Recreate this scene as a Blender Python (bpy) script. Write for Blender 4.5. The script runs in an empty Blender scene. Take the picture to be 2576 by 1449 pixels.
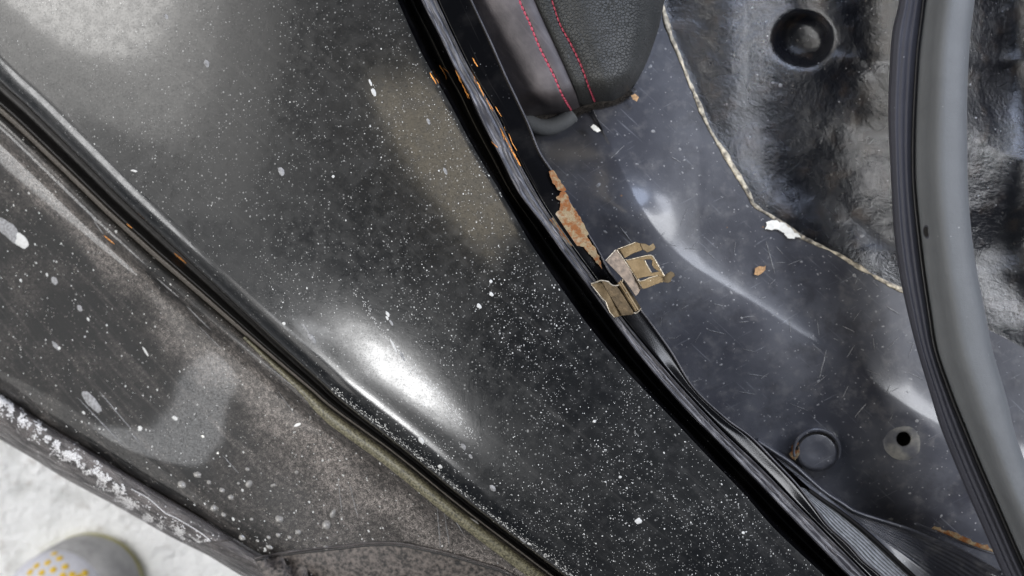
import bpy, bmesh, math, random
import numpy as np
from mathutils import Vector, noise as mnoise

random.seed(7); rng = np.random.default_rng(7)
R = math.radians
S = bpy.context.scene
COL = S.collection

# ------------------------------------------------------------------ camera, world, lamps, exposure
H = 0.40                                    # the phone is held 40 cm above the pillar flange, looking straight down
cam_d = bpy.data.cameras.new('camera'); cam = bpy.data.objects.new('camera', cam_d); COL.objects.link(cam)
cam.location = (0, 0, H); cam_d.sensor_width = 36; cam_d.lens = 36*H/0.5
cam_d.clip_start = 0.01; cam_d.clip_end = 60
cam_d.dof.use_dof = True; cam_d.dof.focus_distance = 0.40; cam_d.dof.aperture_fstop = 6.0
S.camera = cam

W = bpy.data.worlds.new('World'); S.world = W; W.use_nodes = True
W.node_tree.nodes['Background'].inputs[0].default_value = (0.80, 0.88, 1.0, 1)
W.node_tree.nodes['Background'].inputs[1].default_value = 0.08

def lamp(name, loc, target, radiance, sx, sy, color=(1, 1, 1), axis=(1, 0, 0), shape='ELLIPSE'):
    """area lamp given by the radiance of its face; axis = direction of its long side"""
    from mathutils import Matrix
    d = bpy.data.lights.new(name, 'AREA')
    d.shape = shape; d.size = sx; d.size_y = sy; d.color = color
    area = sx*sy*(math.pi/4 if shape == 'ELLIPSE' else 1)
    d.energy = radiance*area*math.pi
    o = bpy.data.objects.new(name, d); COL.objects.link(o); o.location = loc
    z = (Vector(loc)-Vector(target)).normalized(); x = Vector(axis); x = (x-z*x.dot(z)).normalized(); y = z.cross(x)
    o.rotation_euler = Matrix((x, y, z)).transposed().to_euler()
    return o
LAMPS = [
    ('workshop_lamp', (1.25, 0.10, 0.95), (0.1, 0, 0), 16.0, 0.50, 0.45, (0.94, 0.96, 1.0), (0, 1, 0), 'RECTANGLE'),
    ('added_crease_lamp', (0.65, 0.33, 0.60), (0.16, 0.0, -0.06), 15.0, 0.34, 0.15, (0.86, 0.90, 1.0), (0.3, -0.5, -0.1), 'ELLIPSE'),  # added lamp, gives the inner panel's crease its highlight
    ('added_arch_lamp', (0.46, 0.72, 0.58), (0.22, 0.08, -0.07), 13.0, 0.55, 0.26, (0.66, 0.76, 1.0), (1, 0, 0), 'ELLIPSE'),  # unseen lamp, added for the bluish highlights on the arch
    ('doorway', (-1.30, 0.66, 0.80), (-0.2, 0.05, -0.1), 0.8, 1.50, 1.00, (1.0, 0.98, 0.95), (0.3, 1, 0), 'ELLIPSE'),
    ('doorway', (-1.28, 0.72, 0.80), (-0.2, 0.05, -0.1), 1.6, 1.00, 0.70, (1.0, 0.98, 0.95), (0.3, 1, 0), 'ELLIPSE'),
    ('doorway', (-1.26, 0.80, 0.80), (-0.2, 0.05, -0.1), 4.5, 0.65, 0.50, (1.0, 0.98, 0.95), (0.3, 1, 0), 'ELLIPSE'),
    ('added_floor_fill', (-1.25, -0.60, 0.55), (-0.3, -0.15, -0.3), 1.4, 0.55, 0.35, (1.0, 0.97, 0.94), (0, 1, 0), 'ELLIPSE'),  # added fill for the floor and the sill cover
    ('added_rim_lamp', (-1.23, -0.09, 0.30), (-0.2, 0.06, -0.03), 6.0, 0.50, 0.22, (1.0, 1.0, 1.0), (0, 1, 0), 'ELLIPSE'),  # lamp put in so the panel's left rim shows a pale band
    ('torch', (-0.532, -0.266, 0.728), (-0.06, -0.05, 0), 1.8, 0.46, 0.46, (1.0, 1.0, 1.0), (0.5, -0.5, 0), 'ELLIPSE'),
    ('torch', (-0.532, -0.264, 0.728), (-0.06, -0.05, 0), 5.0, 0.38, 0.35, (1.0, 1.0, 1.0), (0.5, -0.5, 0), 'ELLIPSE'),
    ('torch', (-0.530, -0.262, 0.728), (-0.06, -0.05, 0), 13.0, 0.24, 0.22, (1.0, 1.0, 1.0), (0.5, -0.5, 0), 'ELLIPSE'),
    ('warm_reflection_lamp', (-0.280, 0.30, 0.815), (-0.04, 0.06, 0), 2.4, 0.44, 0.12, (1.0, 0.88, 0.68), (0.31, -0.27, 0.137), 'ELLIPSE'),  # added lamp, mirrored as the tan crescent on the black panel
    ('pale_reflection_lamp', (-0.828, -0.275, 0.53), (-0.185, -0.087, -0.072), 4.0, 0.36, 0.085, (0.97, 0.98, 1.0), (0.156, 0.085, 0.06), 'ELLIPSE'),  # added lamp, mirrored as the grey patch on the sill
]
for a in LAMPS: lamp(*a)

S.view_settings.view_transform = 'Standard'; S.view_settings.look = 'None'
S.view_settings.exposure = 0.45; S.view_settings.gamma = 1.0

# ------------------------------------------------------------------ helpers
def P(px, py, z=0.0):
    """point at height z that the photograph (2576 x 1449 view) shows at px, py"""
    k = (H-z)/H*0.25/1288
    return ((px-1288)*k, -(py-724.5)*k, z)
U = 0.25/1288                                # metres per view pixel at z = 0

def tag(o, label=None, cat=None, group=None, kind=None):
    for k, v in (('label', label), ('category', cat), ('group', group), ('kind', kind)):
        if v: o[k] = v
    return o
def empty(name, loc, label, cat, group=None):
    o = bpy.data.objects.new(name, None); COL.objects.link(o); o.location = loc; o.empty_display_size = 0.02
    return tag(o, label, cat, group)
def wloc(o):
    v = Vector((0, 0, 0))
    while o is not None: v = v + o.location; o = o.parent
    return v
def link(name, verts, faces, mat, parent=None, smooth=True, uvs=None, loc=None, autosharp=None):
    """mesh object from world-space vertices; verts are stored relative to its parent (or to loc)"""
    org = wloc(parent) if parent is not None else Vector(loc or (0, 0, 0))
    V = np.asarray(verts, dtype=float) - np.array(org)
    me = bpy.data.meshes.new(name); me.from_pydata(V.tolist(), [], [list(map(int, f)) for f in faces])
    if smooth: me.polygons.foreach_set('use_smooth', [True]*len(me.polygons))
    if uvs is not None:
        ul = me.uv_layers.new(name='UVMap'); idx = np.zeros(len(me.loops), dtype=int); me.loops.foreach_get('vertex_index', idx)
        ul.data.foreach_set('uv', np.asarray(uvs, dtype=float)[idx].ravel())
    me.update()
    if autosharp: me.set_sharp_from_angle(angle=R(autosharp))
    o = bpy.data.objects.new(name, me); COL.objects.link(o)
    if mat: me.materials.append(mat)
    if parent is not None: o.parent = parent
    else: o.location = org
    return o

def crv(pts, n):
    """Catmull-Rom through pts, resampled evenly to n points (any dimension)"""
    p = np.array(pts, dtype=float)
    if len(p) == 2:
        t = np.linspace(0, 1, n)[:, None]; return p[0]*(1-t)+p[1]*t
    q = np.vstack([2*p[0]-p[1], p, 2*p[-1]-p[-2]]); out = []
    for i in range(1, len(q)-2):
        t = np.linspace(0, 1, 24, endpoint=False)[:, None]
        a, b, c, d = q[i-1], q[i], q[i+1], q[i+2]
        out.append(0.5*((2*b)+(-a+c)*t+(2*a-5*b+4*c-d)*t*t+(-a+3*b-3*c+d)*t**3))
    out = np.vstack(out+[p[-1:]])
    s = np.r_[0, np.cumsum(np.linalg.norm(np.diff(out[:, :2], axis=0), axis=1))]
    ss = np.linspace(0, s[-1], n)
    return np.stack([np.interp(ss, s, out[:, k]) for k in range(out.shape[1])], 1)
def off(c, d):
    """shift a 2-D curve sideways by d view pixels (positive: to the upper right of a curve going down-right)"""
    t = np.gradient(c[:, :2], axis=0); t /= np.linalg.norm(t, axis=1)[:, None]+1e-9
    nrm = np.stack([t[:, 1], -t[:, 0]], 1)
    o = c.copy(); o[:, :2] += nrm*np.reshape(d, (-1, 1)) if np.ndim(d) else nrm*d
    return o
def zbase(px, py):
    v = (1-(np.asarray(px, float)+0.35*np.asarray(py, float))/1500.0)*7
    return -0.055*np.minimum(np.logaddexp(0, v)/7, 1.3)
def loft(name, rows, mat, parent, ncross=1, zfun=None, closed=False, smooth=True, autosharp=None):
    """rows: list of (curve n x 2, z scalar or array). ncross>1 puts smooth rows between"""
    A = []
    for c, z in rows:
        zz = np.full(len(c), float(z)) if np.ndim(z) == 0 else np.asarray(z, float)
        A.append(np.column_stack([c[:, :2], zz]))
    A = np.array(A)                                            # rows x n x 3
    if ncross > 1:
        k = len(A); out = []
        Q = np.concatenate([2*A[:1]-A[1:2], A, 2*A[-1:]-A[-2:-1]])
        for i in range(1, k):
            for t in np.linspace(0, 1, ncross, endpoint=False):
                a, b, c, d = Q[i-1], Q[i], Q[i+1], Q[i+2]
                out.append(0.5*((2*b)+(-a+c)*t+(2*a-5*b+4*c-d)*t*t+(-a+3*b-3*c+d)*t**3))
        out.append(A[-1]); A = np.array(out)
    if zfun is not None: A[:, :, 2] += zfun(A[:, :, 0], A[:, :, 1])
    m, n = A.shape[:2]
    k = (H-A[:, :, 2])/H*U
    X = np.stack([(A[:, :, 0]-1288)*k, -(A[:, :, 1]-724.5)*k, A[:, :, 2]], -1)
    dv = np.r_[np.zeros((1, n)), np.cumsum(np.linalg.norm(np.diff(X, axis=0), axis=2), axis=0)]
    du = np.c_[np.zeros(m), np.cumsum(np.linalg.norm(np.diff(X, axis=1), axis=2), axis=1)]
    uv = np.stack([du, dv], -1).reshape(-1, 2)
    F = []
    for i in range(m-1 if not closed else m):
        j = (i+1) % m
        for q in range(n-1): F.append((i*n+q, j*n+q, j*n+q+1, i*n+q+1))
    # faces point up
    V = X.reshape(-1, 3)
    f = F[(len(F)//2)]; a, b, c = V[f[0]], V[f[1]], V[f[2]]
    if not closed and np.cross(b-a, c-a)[2] < 0: F = [g[::-1] for g in F]
    return link(name, V, F, mat, parent, smooth=smooth, uvs=uv, autosharp=autosharp)
def tube(name, pts3, r, mat, parent, nseg=8, loc=None, flat=1.0):
    """round tube along world points; r scalar or per point"""
    p = np.array(pts3, float); n = len(p); rr = np.full(n, r) if np.ndim(r) == 0 else np.array(r)
    t = np.gradient(p, axis=0); t /= np.linalg.norm(t, axis=1)[:, None]+1e-12
    up = np.array([0, 0, 1.0]); V = []; F = []
    for i in range(n):
        s = np.cross(t[i], up); s /= np.linalg.norm(s)+1e-9; w = np.cross(s, t[i])
        for k in range(nseg):
            a = 2*math.pi*k/nseg; V.append(p[i]+rr[i]*(math.cos(a)*s+flat*math.sin(a)*w))
    for i in range(n-1):
        for k in range(nseg):
            k2 = (k+1) % nseg; F.append((i*nseg+k, i*nseg+k2, (i+1)*nseg+k2, (i+1)*nseg+k))
    F.append(tuple(range(nseg))[::-1]); F.append(tuple((n-1)*nseg+k for k in range(nseg)))
    return link(name, V, F, mat, parent, loc=loc)
def sheet(name, poly, zf, thick, mat, parent, holes=(), bevel=0.0, loc=None, sub=0, smooth=False):
    """flat bent-sheet piece: polygon in view pixels, zf(px,py) the height of its top"""
    from mathutils.geometry import tessellate_polygon
    rings = [poly]+list(holes)
    flatp = [q for r in rings for q in r]
    tris = tessellate_polygon([[Vector((x, -y, 0)) for x, y in r] for r in rings])
    top = [P(x, y, zf(x, y)) for x, y in flatp]; bot = [(a, b, c-thick) for a, b, c in top]
    n = len(top); F = []
    for t in tris:
        a, b, c = [np.array(top[i]) for i in t]
        if np.cross(b-a, c-a)[2] < 0: t = t[::-1]
        F.append(tuple(t)); F.append(tuple(n+i for i in t[::-1]))
    s = 0
    for r in rings:
        m = len(r)
        for i in range(m): F.append((s+i, s+(i+1) % m, n+s+(i+1) % m, n+s+i))
        s += m
    o = link(name, top+bot, F, mat, parent, smooth=smooth, loc=loc)
    bm = bmesh.new(); bm.from_mesh(o.data); bmesh.ops.recalc_face_normals(bm, faces=bm.faces); bm.to_mesh(o.data); bm.free()
    if thick > 0.0005:
        bv = o.modifiers.new('bevel', 'BEVEL'); bv.width = 0.0002; bv.segments = 2; bv.limit_method = 'ANGLE'; bv.angle_limit = R(50)
    return o
def fbm(x, y, sc=1.0, oct=3, seed=0.0):
    v = 0; a = 1; 
    for k in range(oct):
        v += a*mnoise.noise(Vector((x*sc*2**k+seed, y*sc*2**k-seed, seed*1.7))); a *= 0.5
    return v
def rough_poly(pts, amp, step=6, seed=0.0):
    """closed outline resampled and made ragged"""
    p = np.array(pts+[pts[0]], float); out = []
    for a, b in zip(p[:-1], p[1:]):
        m = max(1, int(np.linalg.norm(b-a)/step))
        for i in range(m):
            q = a+(b-a)*i/m
            out.append((q[0]+amp*fbm(q[0], q[1], 0.09, 3, seed), q[1]+amp*fbm(q[0], q[1], 0.09, 3, seed+9)))
    return out

# ------------------------------------------------------------------ materials
class NT:
    def __init__(s, name):
        s.m = bpy.data.materials.new(name); s.m.use_nodes = True; s.t = s.m.node_tree; s.n = s.t.nodes
        s.b = s.n['Principled BSDF']; s.co = s.n.new('ShaderNodeTexCoord')
    def put(s, sock, v):
        if hasattr(v, 'is_output'): s.t.links.new(v, sock)
        elif isinstance(v, (tuple, list)) and len(v) == 3 and sock.type == 'RGBA': sock.default_value = (*v, 1)
        else: sock.default_value = v
    def set(s, **k):
        for a, v in k.items(): s.put(s.b.inputs[a.replace('_', ' ')], v)
        return s
    def vec(s, src='Object', scale=(1, 1, 1), rot=0.0, loc=(0, 0, 0)):
        mp = s.n.new('ShaderNodeMapping'); s.t.links.new(s.co.outputs[src], mp.inputs[0])
        # first turn, then stretch
        if rot:
            m0 = s.n.new('ShaderNodeMapping'); s.t.links.new(s.co.outputs[src], m0.inputs[0]); m0.inputs['Rotation'].default_value = (0, 0, rot)
            s.t.links.new(m0.outputs[0], mp.inputs[0])
        mp.inputs['Scale'].default_value = scale; mp.inputs['Location'].default_value = loc
        return mp.outputs[0]
    def noise(s, scale, detail=4, rough=0.55, vec=None, dist=0.0):
        x = s.n.new('ShaderNodeTexNoise'); s.t.links.new(vec or s.co.outputs['Object'], x.inputs['Vector'])
        x.inputs['Scale'].default_value = scale; x.inputs['Detail'].default_value = detail
        x.inputs['Roughness'].default_value = rough; x.inputs['Distortion'].default_value = dist
        return x.outputs['Fac']
    def vor(s, scale, vec=None, feature='F1', rand=1.0):
        x = s.n.new('ShaderNodeTexVoronoi'); x.feature = feature
        s.t.links.new(vec or s.co.outputs['Object'], x.inputs['Vector']); x.inputs['Scale'].default_value = scale
        x.inputs['Randomness'].default_value = rand
        return x
    def rng(s, v, a, b, c=0.0, d=1.0):
        x = s.n.new('ShaderNodeMapRange'); x.interpolation_type = 'SMOOTHSTEP'
        s.put(x.inputs[0], v)
        for i, q in enumerate((a, b, c, d)): s.put(x.inputs[i+1], q)
        return x.outputs[0]
    def ma(s, op, a, b=0.0, clamp=False):
        x = s.n.new('ShaderNodeMath'); x.operation = op; x.use_clamp = clamp
        s.put(x.inputs[0], a); s.put(x.inputs[1], b); return x.outputs[0]
    def mix(s, f, a, b):
        x = s.n.new('ShaderNodeMix'); x.data_type = 'RGBA'
        s.put(x.inputs[0], f); s.put(x.inputs[6], a); s.put(x.inputs[7], b); return x.outputs[2]
    def specks(s, scale, r, thin=0.6, vec=None):
        """round dots, one in (1-thin) of the cells, each with its own size"""
        v = s.vor(scale, vec); sep = s.n.new('ShaderNodeSeparateColor'); s.t.links.new(v.outputs['Color'], sep.inputs[0])
        size = s.rng(sep.outputs[0], thin, 1.0, 0.0, r)
        d = s.ma('SUBTRACT', size, v.outputs['Distance'])
        return s.rng(d, 0.0, r*0.35)
    def bump(s, hgt, strength=0.3, dist=0.001, prev=None):
        x = s.n.new('ShaderNodeBump'); x.inputs['Strength'].default_value = strength; x.inputs['Distance'].default_value = dist
        s.put(x.inputs['Height'], hgt)
        if prev is not None: s.t.links.new(prev, x.inputs['Normal'])
        return x.outputs[0]

def m_panel():
    n = NT('dusty_black_gloss_paint')
    grain = n.noise(2600, 2, 0.6)
    blot = n.noise(170, 3, 0.6)                                     # dried water blotches
    film = n.noise(14, 4, 0.55)
    streak = n.noise(1.0, 5, 0.6, n.vec('UV', (9, 150, 1)))
    sp1 = n.specks(520, 0.30, 0.45); sp2 = n.specks(1100, 0.34, 0.55); sp3 = n.specks(230, 0.10, 0.8)
    sp = n.ma('MAXIMUM', n.ma('MAXIMUM', sp1, n.ma('MULTIPLY', sp2, 0.6)), sp3)
    clus = n.rng(n.noise(45, 3), 0.30, 0.62, 0.25, 1)
    sp = n.ma('MULTIPLY', sp, clus, True)
    dust = n.ma('MULTIPLY', n.rng(film, 0.38, 0.72), 0.012)
    dust = n.ma('ADD', dust, n.ma('MULTIPLY', n.rng(streak, 0.52, 0.75), 0.035))
    dust = n.ma('ADD', dust, n.ma('MULTIPLY', n.rng(blot, 0.48, 0.7), 0.006))
    c = n.mix(dust, (0.0025, 0.003, 0.0038), (0.45, 0.43, 0.40))
    c = n.mix(n.ma('MULTIPLY', sp, 0.3), c, (0.62, 0.62, 0.60))
    rough = n.ma('ADD', n.rng(film, 0.3, 0.7, 0.26, 0.40), n.ma('MULTIPLY', n.rng(blot, 0.4, 0.7), 0.16))
    b = n.bump(grain, 0.10, 0.0004); b = n.bump(blot, 0.14, 0.001, b); b = n.bump(sp, 0.25, 0.0006, b)
    n.set(Base_Color=c, Roughness=rough, Specular_IOR_Level=0.36, Coat_Weight=n.rng(n.noise(1100, 3, 0.7), 0.35, 0.55, 0.5, 0.95), Coat_Roughness=n.rng(blot, 0.35, 0.65, 0.08, 0.15), Normal=b)
    return n.m
def m_black(name='clean_black_gloss_paint', rough=0.16, base=(0.002, 0.002, 0.0025), dustk=0.012, spk=0.22, coat=0.0):
    n = NT(name)
    f = n.noise(60, 4, 0.6); st = n.noise(1.0, 4, 0.6, n.vec('UV', (14, 420, 1)))
    sp = n.ma('MULTIPLY', n.specks(700, 0.26, 0.7), n.rng(n.noise(50, 2), 0.45, 0.65))
    d = n.ma('ADD', n.ma('MULTIPLY', n.rng(f, 0.45, 0.75), dustk), n.ma('MULTIPLY', n.rng(st, 0.58, 0.75), dustk*2.0))
    c = n.mix(d, base, (0.45, 0.42, 0.40)); c = n.mix(n.ma('MULTIPLY', sp, spk), c, (0.6, 0.6, 0.6))
    n.set(Base_Color=c, Roughness=rough, Coat_Weight=coat, Coat_Roughness=0.06, Specular_IOR_Level=0.22,
          Normal=n.bump(n.noise(1800, 2), 0.06, 0.0003))
    return n.m
def m_strip():
    n = NT('grimy_grey_joint')
    a = n.noise(1.0, 6, 0.65, n.vec('UV', (60, 900, 1))); g = n.noise(1500, 4, 0.7); w = n.noise(90, 3)
    ribs = n.noise(1.0, 2, 0.5, n.vec('UV', (1300, 90, 1)))
    k = n.rng(a, 0.42, 0.68); k = n.ma('MULTIPLY', k, n.rng(w, 0.3, 0.65, 0.25, 1))
    c = n.mix(k, (0.018, 0.018, 0.024), (0.20, 0.195, 0.21))
    c = n.mix(n.ma('MULTIPLY', n.rng(g, 0.60, 0.72), n.rng(w, 0.5, 0.6)), c, (0.42, 0.38, 0.35))
    b = n.bump(a, 0.3, 0.0004); b = n.bump(ribs, 0.3, 0.0003, b); b = n.bump(g, 0.4, 0.0003, b)
    n.set(Base_Color=c, Roughness=0.42, Normal=b); return n.m
def m_step():
    n = NT('dusty_sill_paint')
    g = n.noise(1700, 3, 0.7); f = n.noise(26, 4, 0.6); f2 = n.noise(420, 3, 0.6)
    st = n.noise(1.0, 5, 0.6, n.vec('UV', (12, 170, 1)))
    sp = n.ma('MULTIPLY', n.specks(800, 0.30, 0.55), n.rng(n.noise(60, 2), 0.35, 0.6, 0.25, 1))
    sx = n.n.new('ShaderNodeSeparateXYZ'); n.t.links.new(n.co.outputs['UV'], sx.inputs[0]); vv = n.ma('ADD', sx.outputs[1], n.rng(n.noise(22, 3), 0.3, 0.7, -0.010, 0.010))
    band = n.ma('MULTIPLY', n.rng(vv, 0.026, 0.042), n.rng(vv, 0.046, 0.066, 1, 0))  # paler band: settled dust, with a long warm reflection painted in
    far = n.rng(sx.outputs[0], 0.24, 0.36)                            # more dust lies on the right-hand end
    d = n.ma('ADD', n.rng(f, 0.42, 0.70, 0.002, 0.045), n.ma('MULTIPLY', n.rng(st, 0.50, 0.72), 0.06))
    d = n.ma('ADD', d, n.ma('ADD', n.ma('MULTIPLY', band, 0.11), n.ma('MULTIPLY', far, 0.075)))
    d = n.ma('MULTIPLY', d, n.rng(g, 0.36, 0.66, 0.1, 2.3)); d = n.ma('MULTIPLY', d, n.rng(f2, 0.35, 0.65, 0.55, 1.5))
    c = n.mix(d, (0.004, 0.004, 0.004), (0.50, 0.445, 0.41)); c = n.mix(n.ma('MULTIPLY', sp, 0.42), c, (0.6, 0.55, 0.5))
    n.set(Base_Color=c, Specular_IOR_Level=0.22, Roughness=n.rng(f, 0.4, 0.65, 0.34, 0.5), Coat_Weight=n.rng(n.noise(1300, 3, 0.7), 0.38, 0.58, 0.15, 0.8), Coat_Roughness=0.06,
          Normal=n.bump(g, 0.30, 0.0005)); return n.m
def m_trim():
    n = NT('wet_grey_sill_plastic')
    g = n.noise(900, 4, 0.7); f = n.noise(1.0, 5, 0.62, n.vec('UV', (45, 170, 1)), 0.8)
    v = n.vor(1500); cells = n.rng(v.outputs['Distance'], 0.25, 0.6)
    c = n.mix(n.rng(f, 0.35, 0.7), (0.022, 0.018, 0.018), (0.13, 0.115, 0.11))
    c = n.mix(n.ma('MULTIPLY', n.rng(n.noise(1.0, 4, 0.6, n.vec('UV', (220, 600, 1))), 0.60, 0.70), 0.5), c, (0.55, 0.53, 0.52))
    b = n.bump(g, 0.7, 0.0012); b = n.bump(cells, 0.5, 0.0008, b)
    n.set(Base_Color=c, Roughness=n.rng(f, 0.35, 0.65, 0.5, 0.22), Specular_IOR_Level=0.7, Normal=b); return n.m
def m_inner():
    n = NT('scuffed_blue_grey_primer')
    f = n.noise(18, 4, 0.6); g = n.noise(1400, 3, 0.65); m = n.noise(130, 4, 0.65)
    sc1 = n.noise(1.0, 3, 0.6, n.vec('Object', (25, 700, 1), 0.75)); sc2 = n.noise(1.0, 3, 0.6, n.vec('Object', (35, 900, 1), -0.5))
    sp = n.ma('MULTIPLY', n.specks(420, 0.22, 0.62), n.rng(n.noise(60, 2), 0.35, 0.62, 0.2, 1))
    rust = n.ma('MULTIPLY', n.specks(150, 0.10, 0.9), 0.7)
    c = n.mix(n.rng(f, 0.35, 0.68), (0.036, 0.037, 0.046), (0.066, 0.068, 0.079))
    c = n.mix(n.rng(m, 0.48, 0.74, 0, 0.5), c, (0.125, 0.122, 0.125)); c = n.mix(n.rng(n.noise(34, 5, 0.7), 0.52, 0.68, 0, 0.6), c, (0.026, 0.026, 0.031))
    sc = n.ma('MULTIPLY', n.ma('ADD', n.rng(sc1, 0.64, 0.72), n.rng(sc2, 0.65, 0.73)), 0.28)
    c = n.mix(sc, c, (0.30, 0.31, 0.34)); c = n.mix(n.ma('MULTIPLY', sp, 0.6), c, (0.42, 0.41, 0.42)); c = n.mix(rust, c, (0.25, 0.13, 0.05))
    b = n.bump(g, 0.12, 0.0004); b = n.bump(m, 0.10, 0.001, b); b = n.bump(sp, 0.4, 0.0008, b)
    n.set(Base_Color=c, Roughness=n.rng(f, 0.35, 0.65, 0.36, 0.48), Specular_IOR_Level=0.4, Coat_Weight=0.35, Coat_Roughness=0.15, Normal=b); return n.m
def m_arch():
    n = NT('lumpy_black_undercoat')
    v = n.vec('Object', (1, 1.8, 1), 0.5)
    g = n.noise(420, 5, 0.7, v); g2 = n.noise(1300, 3, 0.7, v); f = n.noise(30, 4, 0.6); w = n.noise(85, 3, 0.6)
    sp = n.ma('MULTIPLY', n.specks(300, 0.22, 0.75), 0.6)
    c = n.mix(n.rng(w, 0.50, 0.78, 0, 0.55), (0.003, 0.0035, 0.006), (0.050, 0.034, 0.023))
    c = n.mix(n.rng(g, 0.58, 0.75, 0, 0.09), c, (0.22, 0.20, 0.18)); c = n.mix(n.ma('MULTIPLY', sp, 0.4), c, (0.4, 0.37, 0.32))
    b = n.bump(w, 0.3, 0.003); b = n.bump(g, 0.7, 0.0005, b); b = n.bump(g2, 0.35, 0.00012, b)
    n.set(Base_Color=c, Roughness=n.rng(f, 0.35, 0.65, 0.19, 0.29), Specular_IOR_Level=0.9, Normal=b); return n.m
def m_simple(name, col, rough=0.5, metal=0.0, ns=600, var=0.35, bump=0.2, bd=0.0005, spec=0.5, coat=0.0, dark=None):
    n = NT(name); f = n.noise(ns, 4, 0.6); lo = dark or tuple(x*(1-var) for x in col); hi = tuple(min(1, x*(1+var)) for x in col)
    n.set(Base_Color=n.mix(n.rng(f, 0.3, 0.7), lo, hi), Roughness=rough, Metallic=metal, Specular_IOR_Level=spec,
          Coat_Weight=coat, Coat_Roughness=0.1, Normal=n.bump(f, bump, bd)); return n.m
def m_rust():
    n = NT('flaking_rust'); a = n.noise(260, 5, 0.65); g = n.noise(1500, 4, 0.7); r = n.noise(120, 3, 0.6)
    c = n.mix(n.rng(a, 0.42, 0.60), (0.25, 0.19, 0.11), (0.20, 0.070, 0.016)); c = n.mix(n.rng(r, 0.55, 0.68, 0, 0.6), c, (0.42, 0.36, 0.27))
    c = n.mix(n.rng(g, 0.57, 0.68, 0, 0.8), c, (0.06, 0.03, 0.015))
    n.set(Base_Color=c, Roughness=0.85, Normal=n.bump(g, 0.6, 0.0006)); return n.m
def m_leather():
    n = NT('grained_black_leather')
    v = n.vor(620, feature='DISTANCE_TO_EDGE'); e = n.rng(v.outputs['Distance'], 0.0, 0.12)
    wr = n.noise(1.0, 3, 0.6, n.vec('Object', (60, 330, 1), 0.35), 0.4); f = n.noise(24, 4, 0.6); g = n.noise(1500, 3)
    c = n.mix(n.rng(f, 0.38, 0.68), (0.022, 0.023, 0.022), (0.040, 0.040, 0.038)); c = n.mix(n.rng(g, 0.60, 0.75, 0, 0.25), c, (0.2, 0.19, 0.19))
    b = n.bump(e, 0.7, 0.0007); b = n.bump(wr, 0.4, 0.0015, b)
    n.set(Base_Color=c, Roughness=0.55, Specular_IOR_Level=0.4, Normal=b); return n.m
def m_sueded():
    n = NT('dusty_smooth_vinyl'); f = n.noise(40, 4, 0.6); g = n.noise(900, 4, 0.7); s = n.noise(1.0, 4, 0.6, n.vec('Object', (40, 400, 1), 0.9))
    c = n.mix(n.rng(f, 0.35, 0.7), (0.050, 0.043, 0.046), (0.115, 0.10, 0.103)); c = n.mix(n.rng(s, 0.5, 0.75, 0, 0.3), c, (0.15, 0.13, 0.13))
    n.set(Base_Color=c, Roughness=0.6, Normal=n.bump(g, 0.3, 0.0004)); return n.m
def m_rubber(name, col, fine=1900):
    n = NT(name); g = n.noise(fine, 3, 0.6); f = n.noise(60, 4, 0.6); st = n.noise(1.0, 5, 0.6, n.vec('UV', (14, 520, 1)))
    lo = tuple(x*0.95 for x in col); hi = tuple(x*1.03 for x in col)
    c = n.mix(n.rng(f, 0.35, 0.65), lo, hi); c = n.mix(n.rng(st, 0.6, 0.8, 0, 0.25), c, tuple(x*1.7 for x in col))
    c = n.mix(n.ma('MULTIPLY', n.specks(260, 0.14, 0.86), 0.35), c, (0.45, 0.45, 0.45)); c = n.mix(n.rng(n.noise(38, 5, 0.7), 0.54, 0.72, 0, 0.3), c, tuple(x*0.55 for x in col))
    n.set(Base_Color=c, Roughness=0.6, Specular_IOR_Level=0.3, Normal=n.bump(n.noise(520, 3, 0.6), 0.3, 0.0005, n.bump(g, 0.35, 0.0005))); return n.m
def m_brass():
    n = NT('tarnished_spring_steel'); f = n.noise(150, 4, 0.6); g = n.noise(1400, 4, 0.7); st = n.specks(900, 0.2, 0.85)
    c = n.mix(n.rng(f, 0.35, 0.65), (0.085, 0.060, 0.031), (0.165, 0.122, 0.070)); c = n.mix(n.rng(g, 0.52, 0.72, 0, 0.55), c, (0.09, 0.06, 0.03))
    c = n.mix(n.ma('MULTIPLY', st, 0.6), c, (0.85, 0.8, 0.7))
    n.set(Base_Color=c, Metallic=0.8, Roughness=n.rng(f, 0.3, 0.7, 0.34, 0.5), Normal=n.bump(g, 0.15, 0.0003)); return n.m
def m_floor():
    n = NT('pale_painted_concrete'); f = n.noise(16, 5, 0.65); g = n.noise(70, 5, 0.65); h = n.noise(5, 3, 0.5)
    c = n.mix(n.rng(f, 0.33, 0.5), (0.70, 0.70, 0.69), (0.93, 0.93, 0.93)); c = n.mix(n.rng(g, 0.56, 0.72, 0, 0.65), c, (0.50, 0.46, 0.42))
    c = n.mix(n.rng(h, 0.56, 0.72, 0, 0.4), c, (0.60, 0.61, 0.61))
    b = n.bump(g, 0.7, 0.012); b = n.bump(f, 0.6, 0.02, b)
    n.set(Base_Color=c, Roughness=0.6, Normal=b); return n.m
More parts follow.
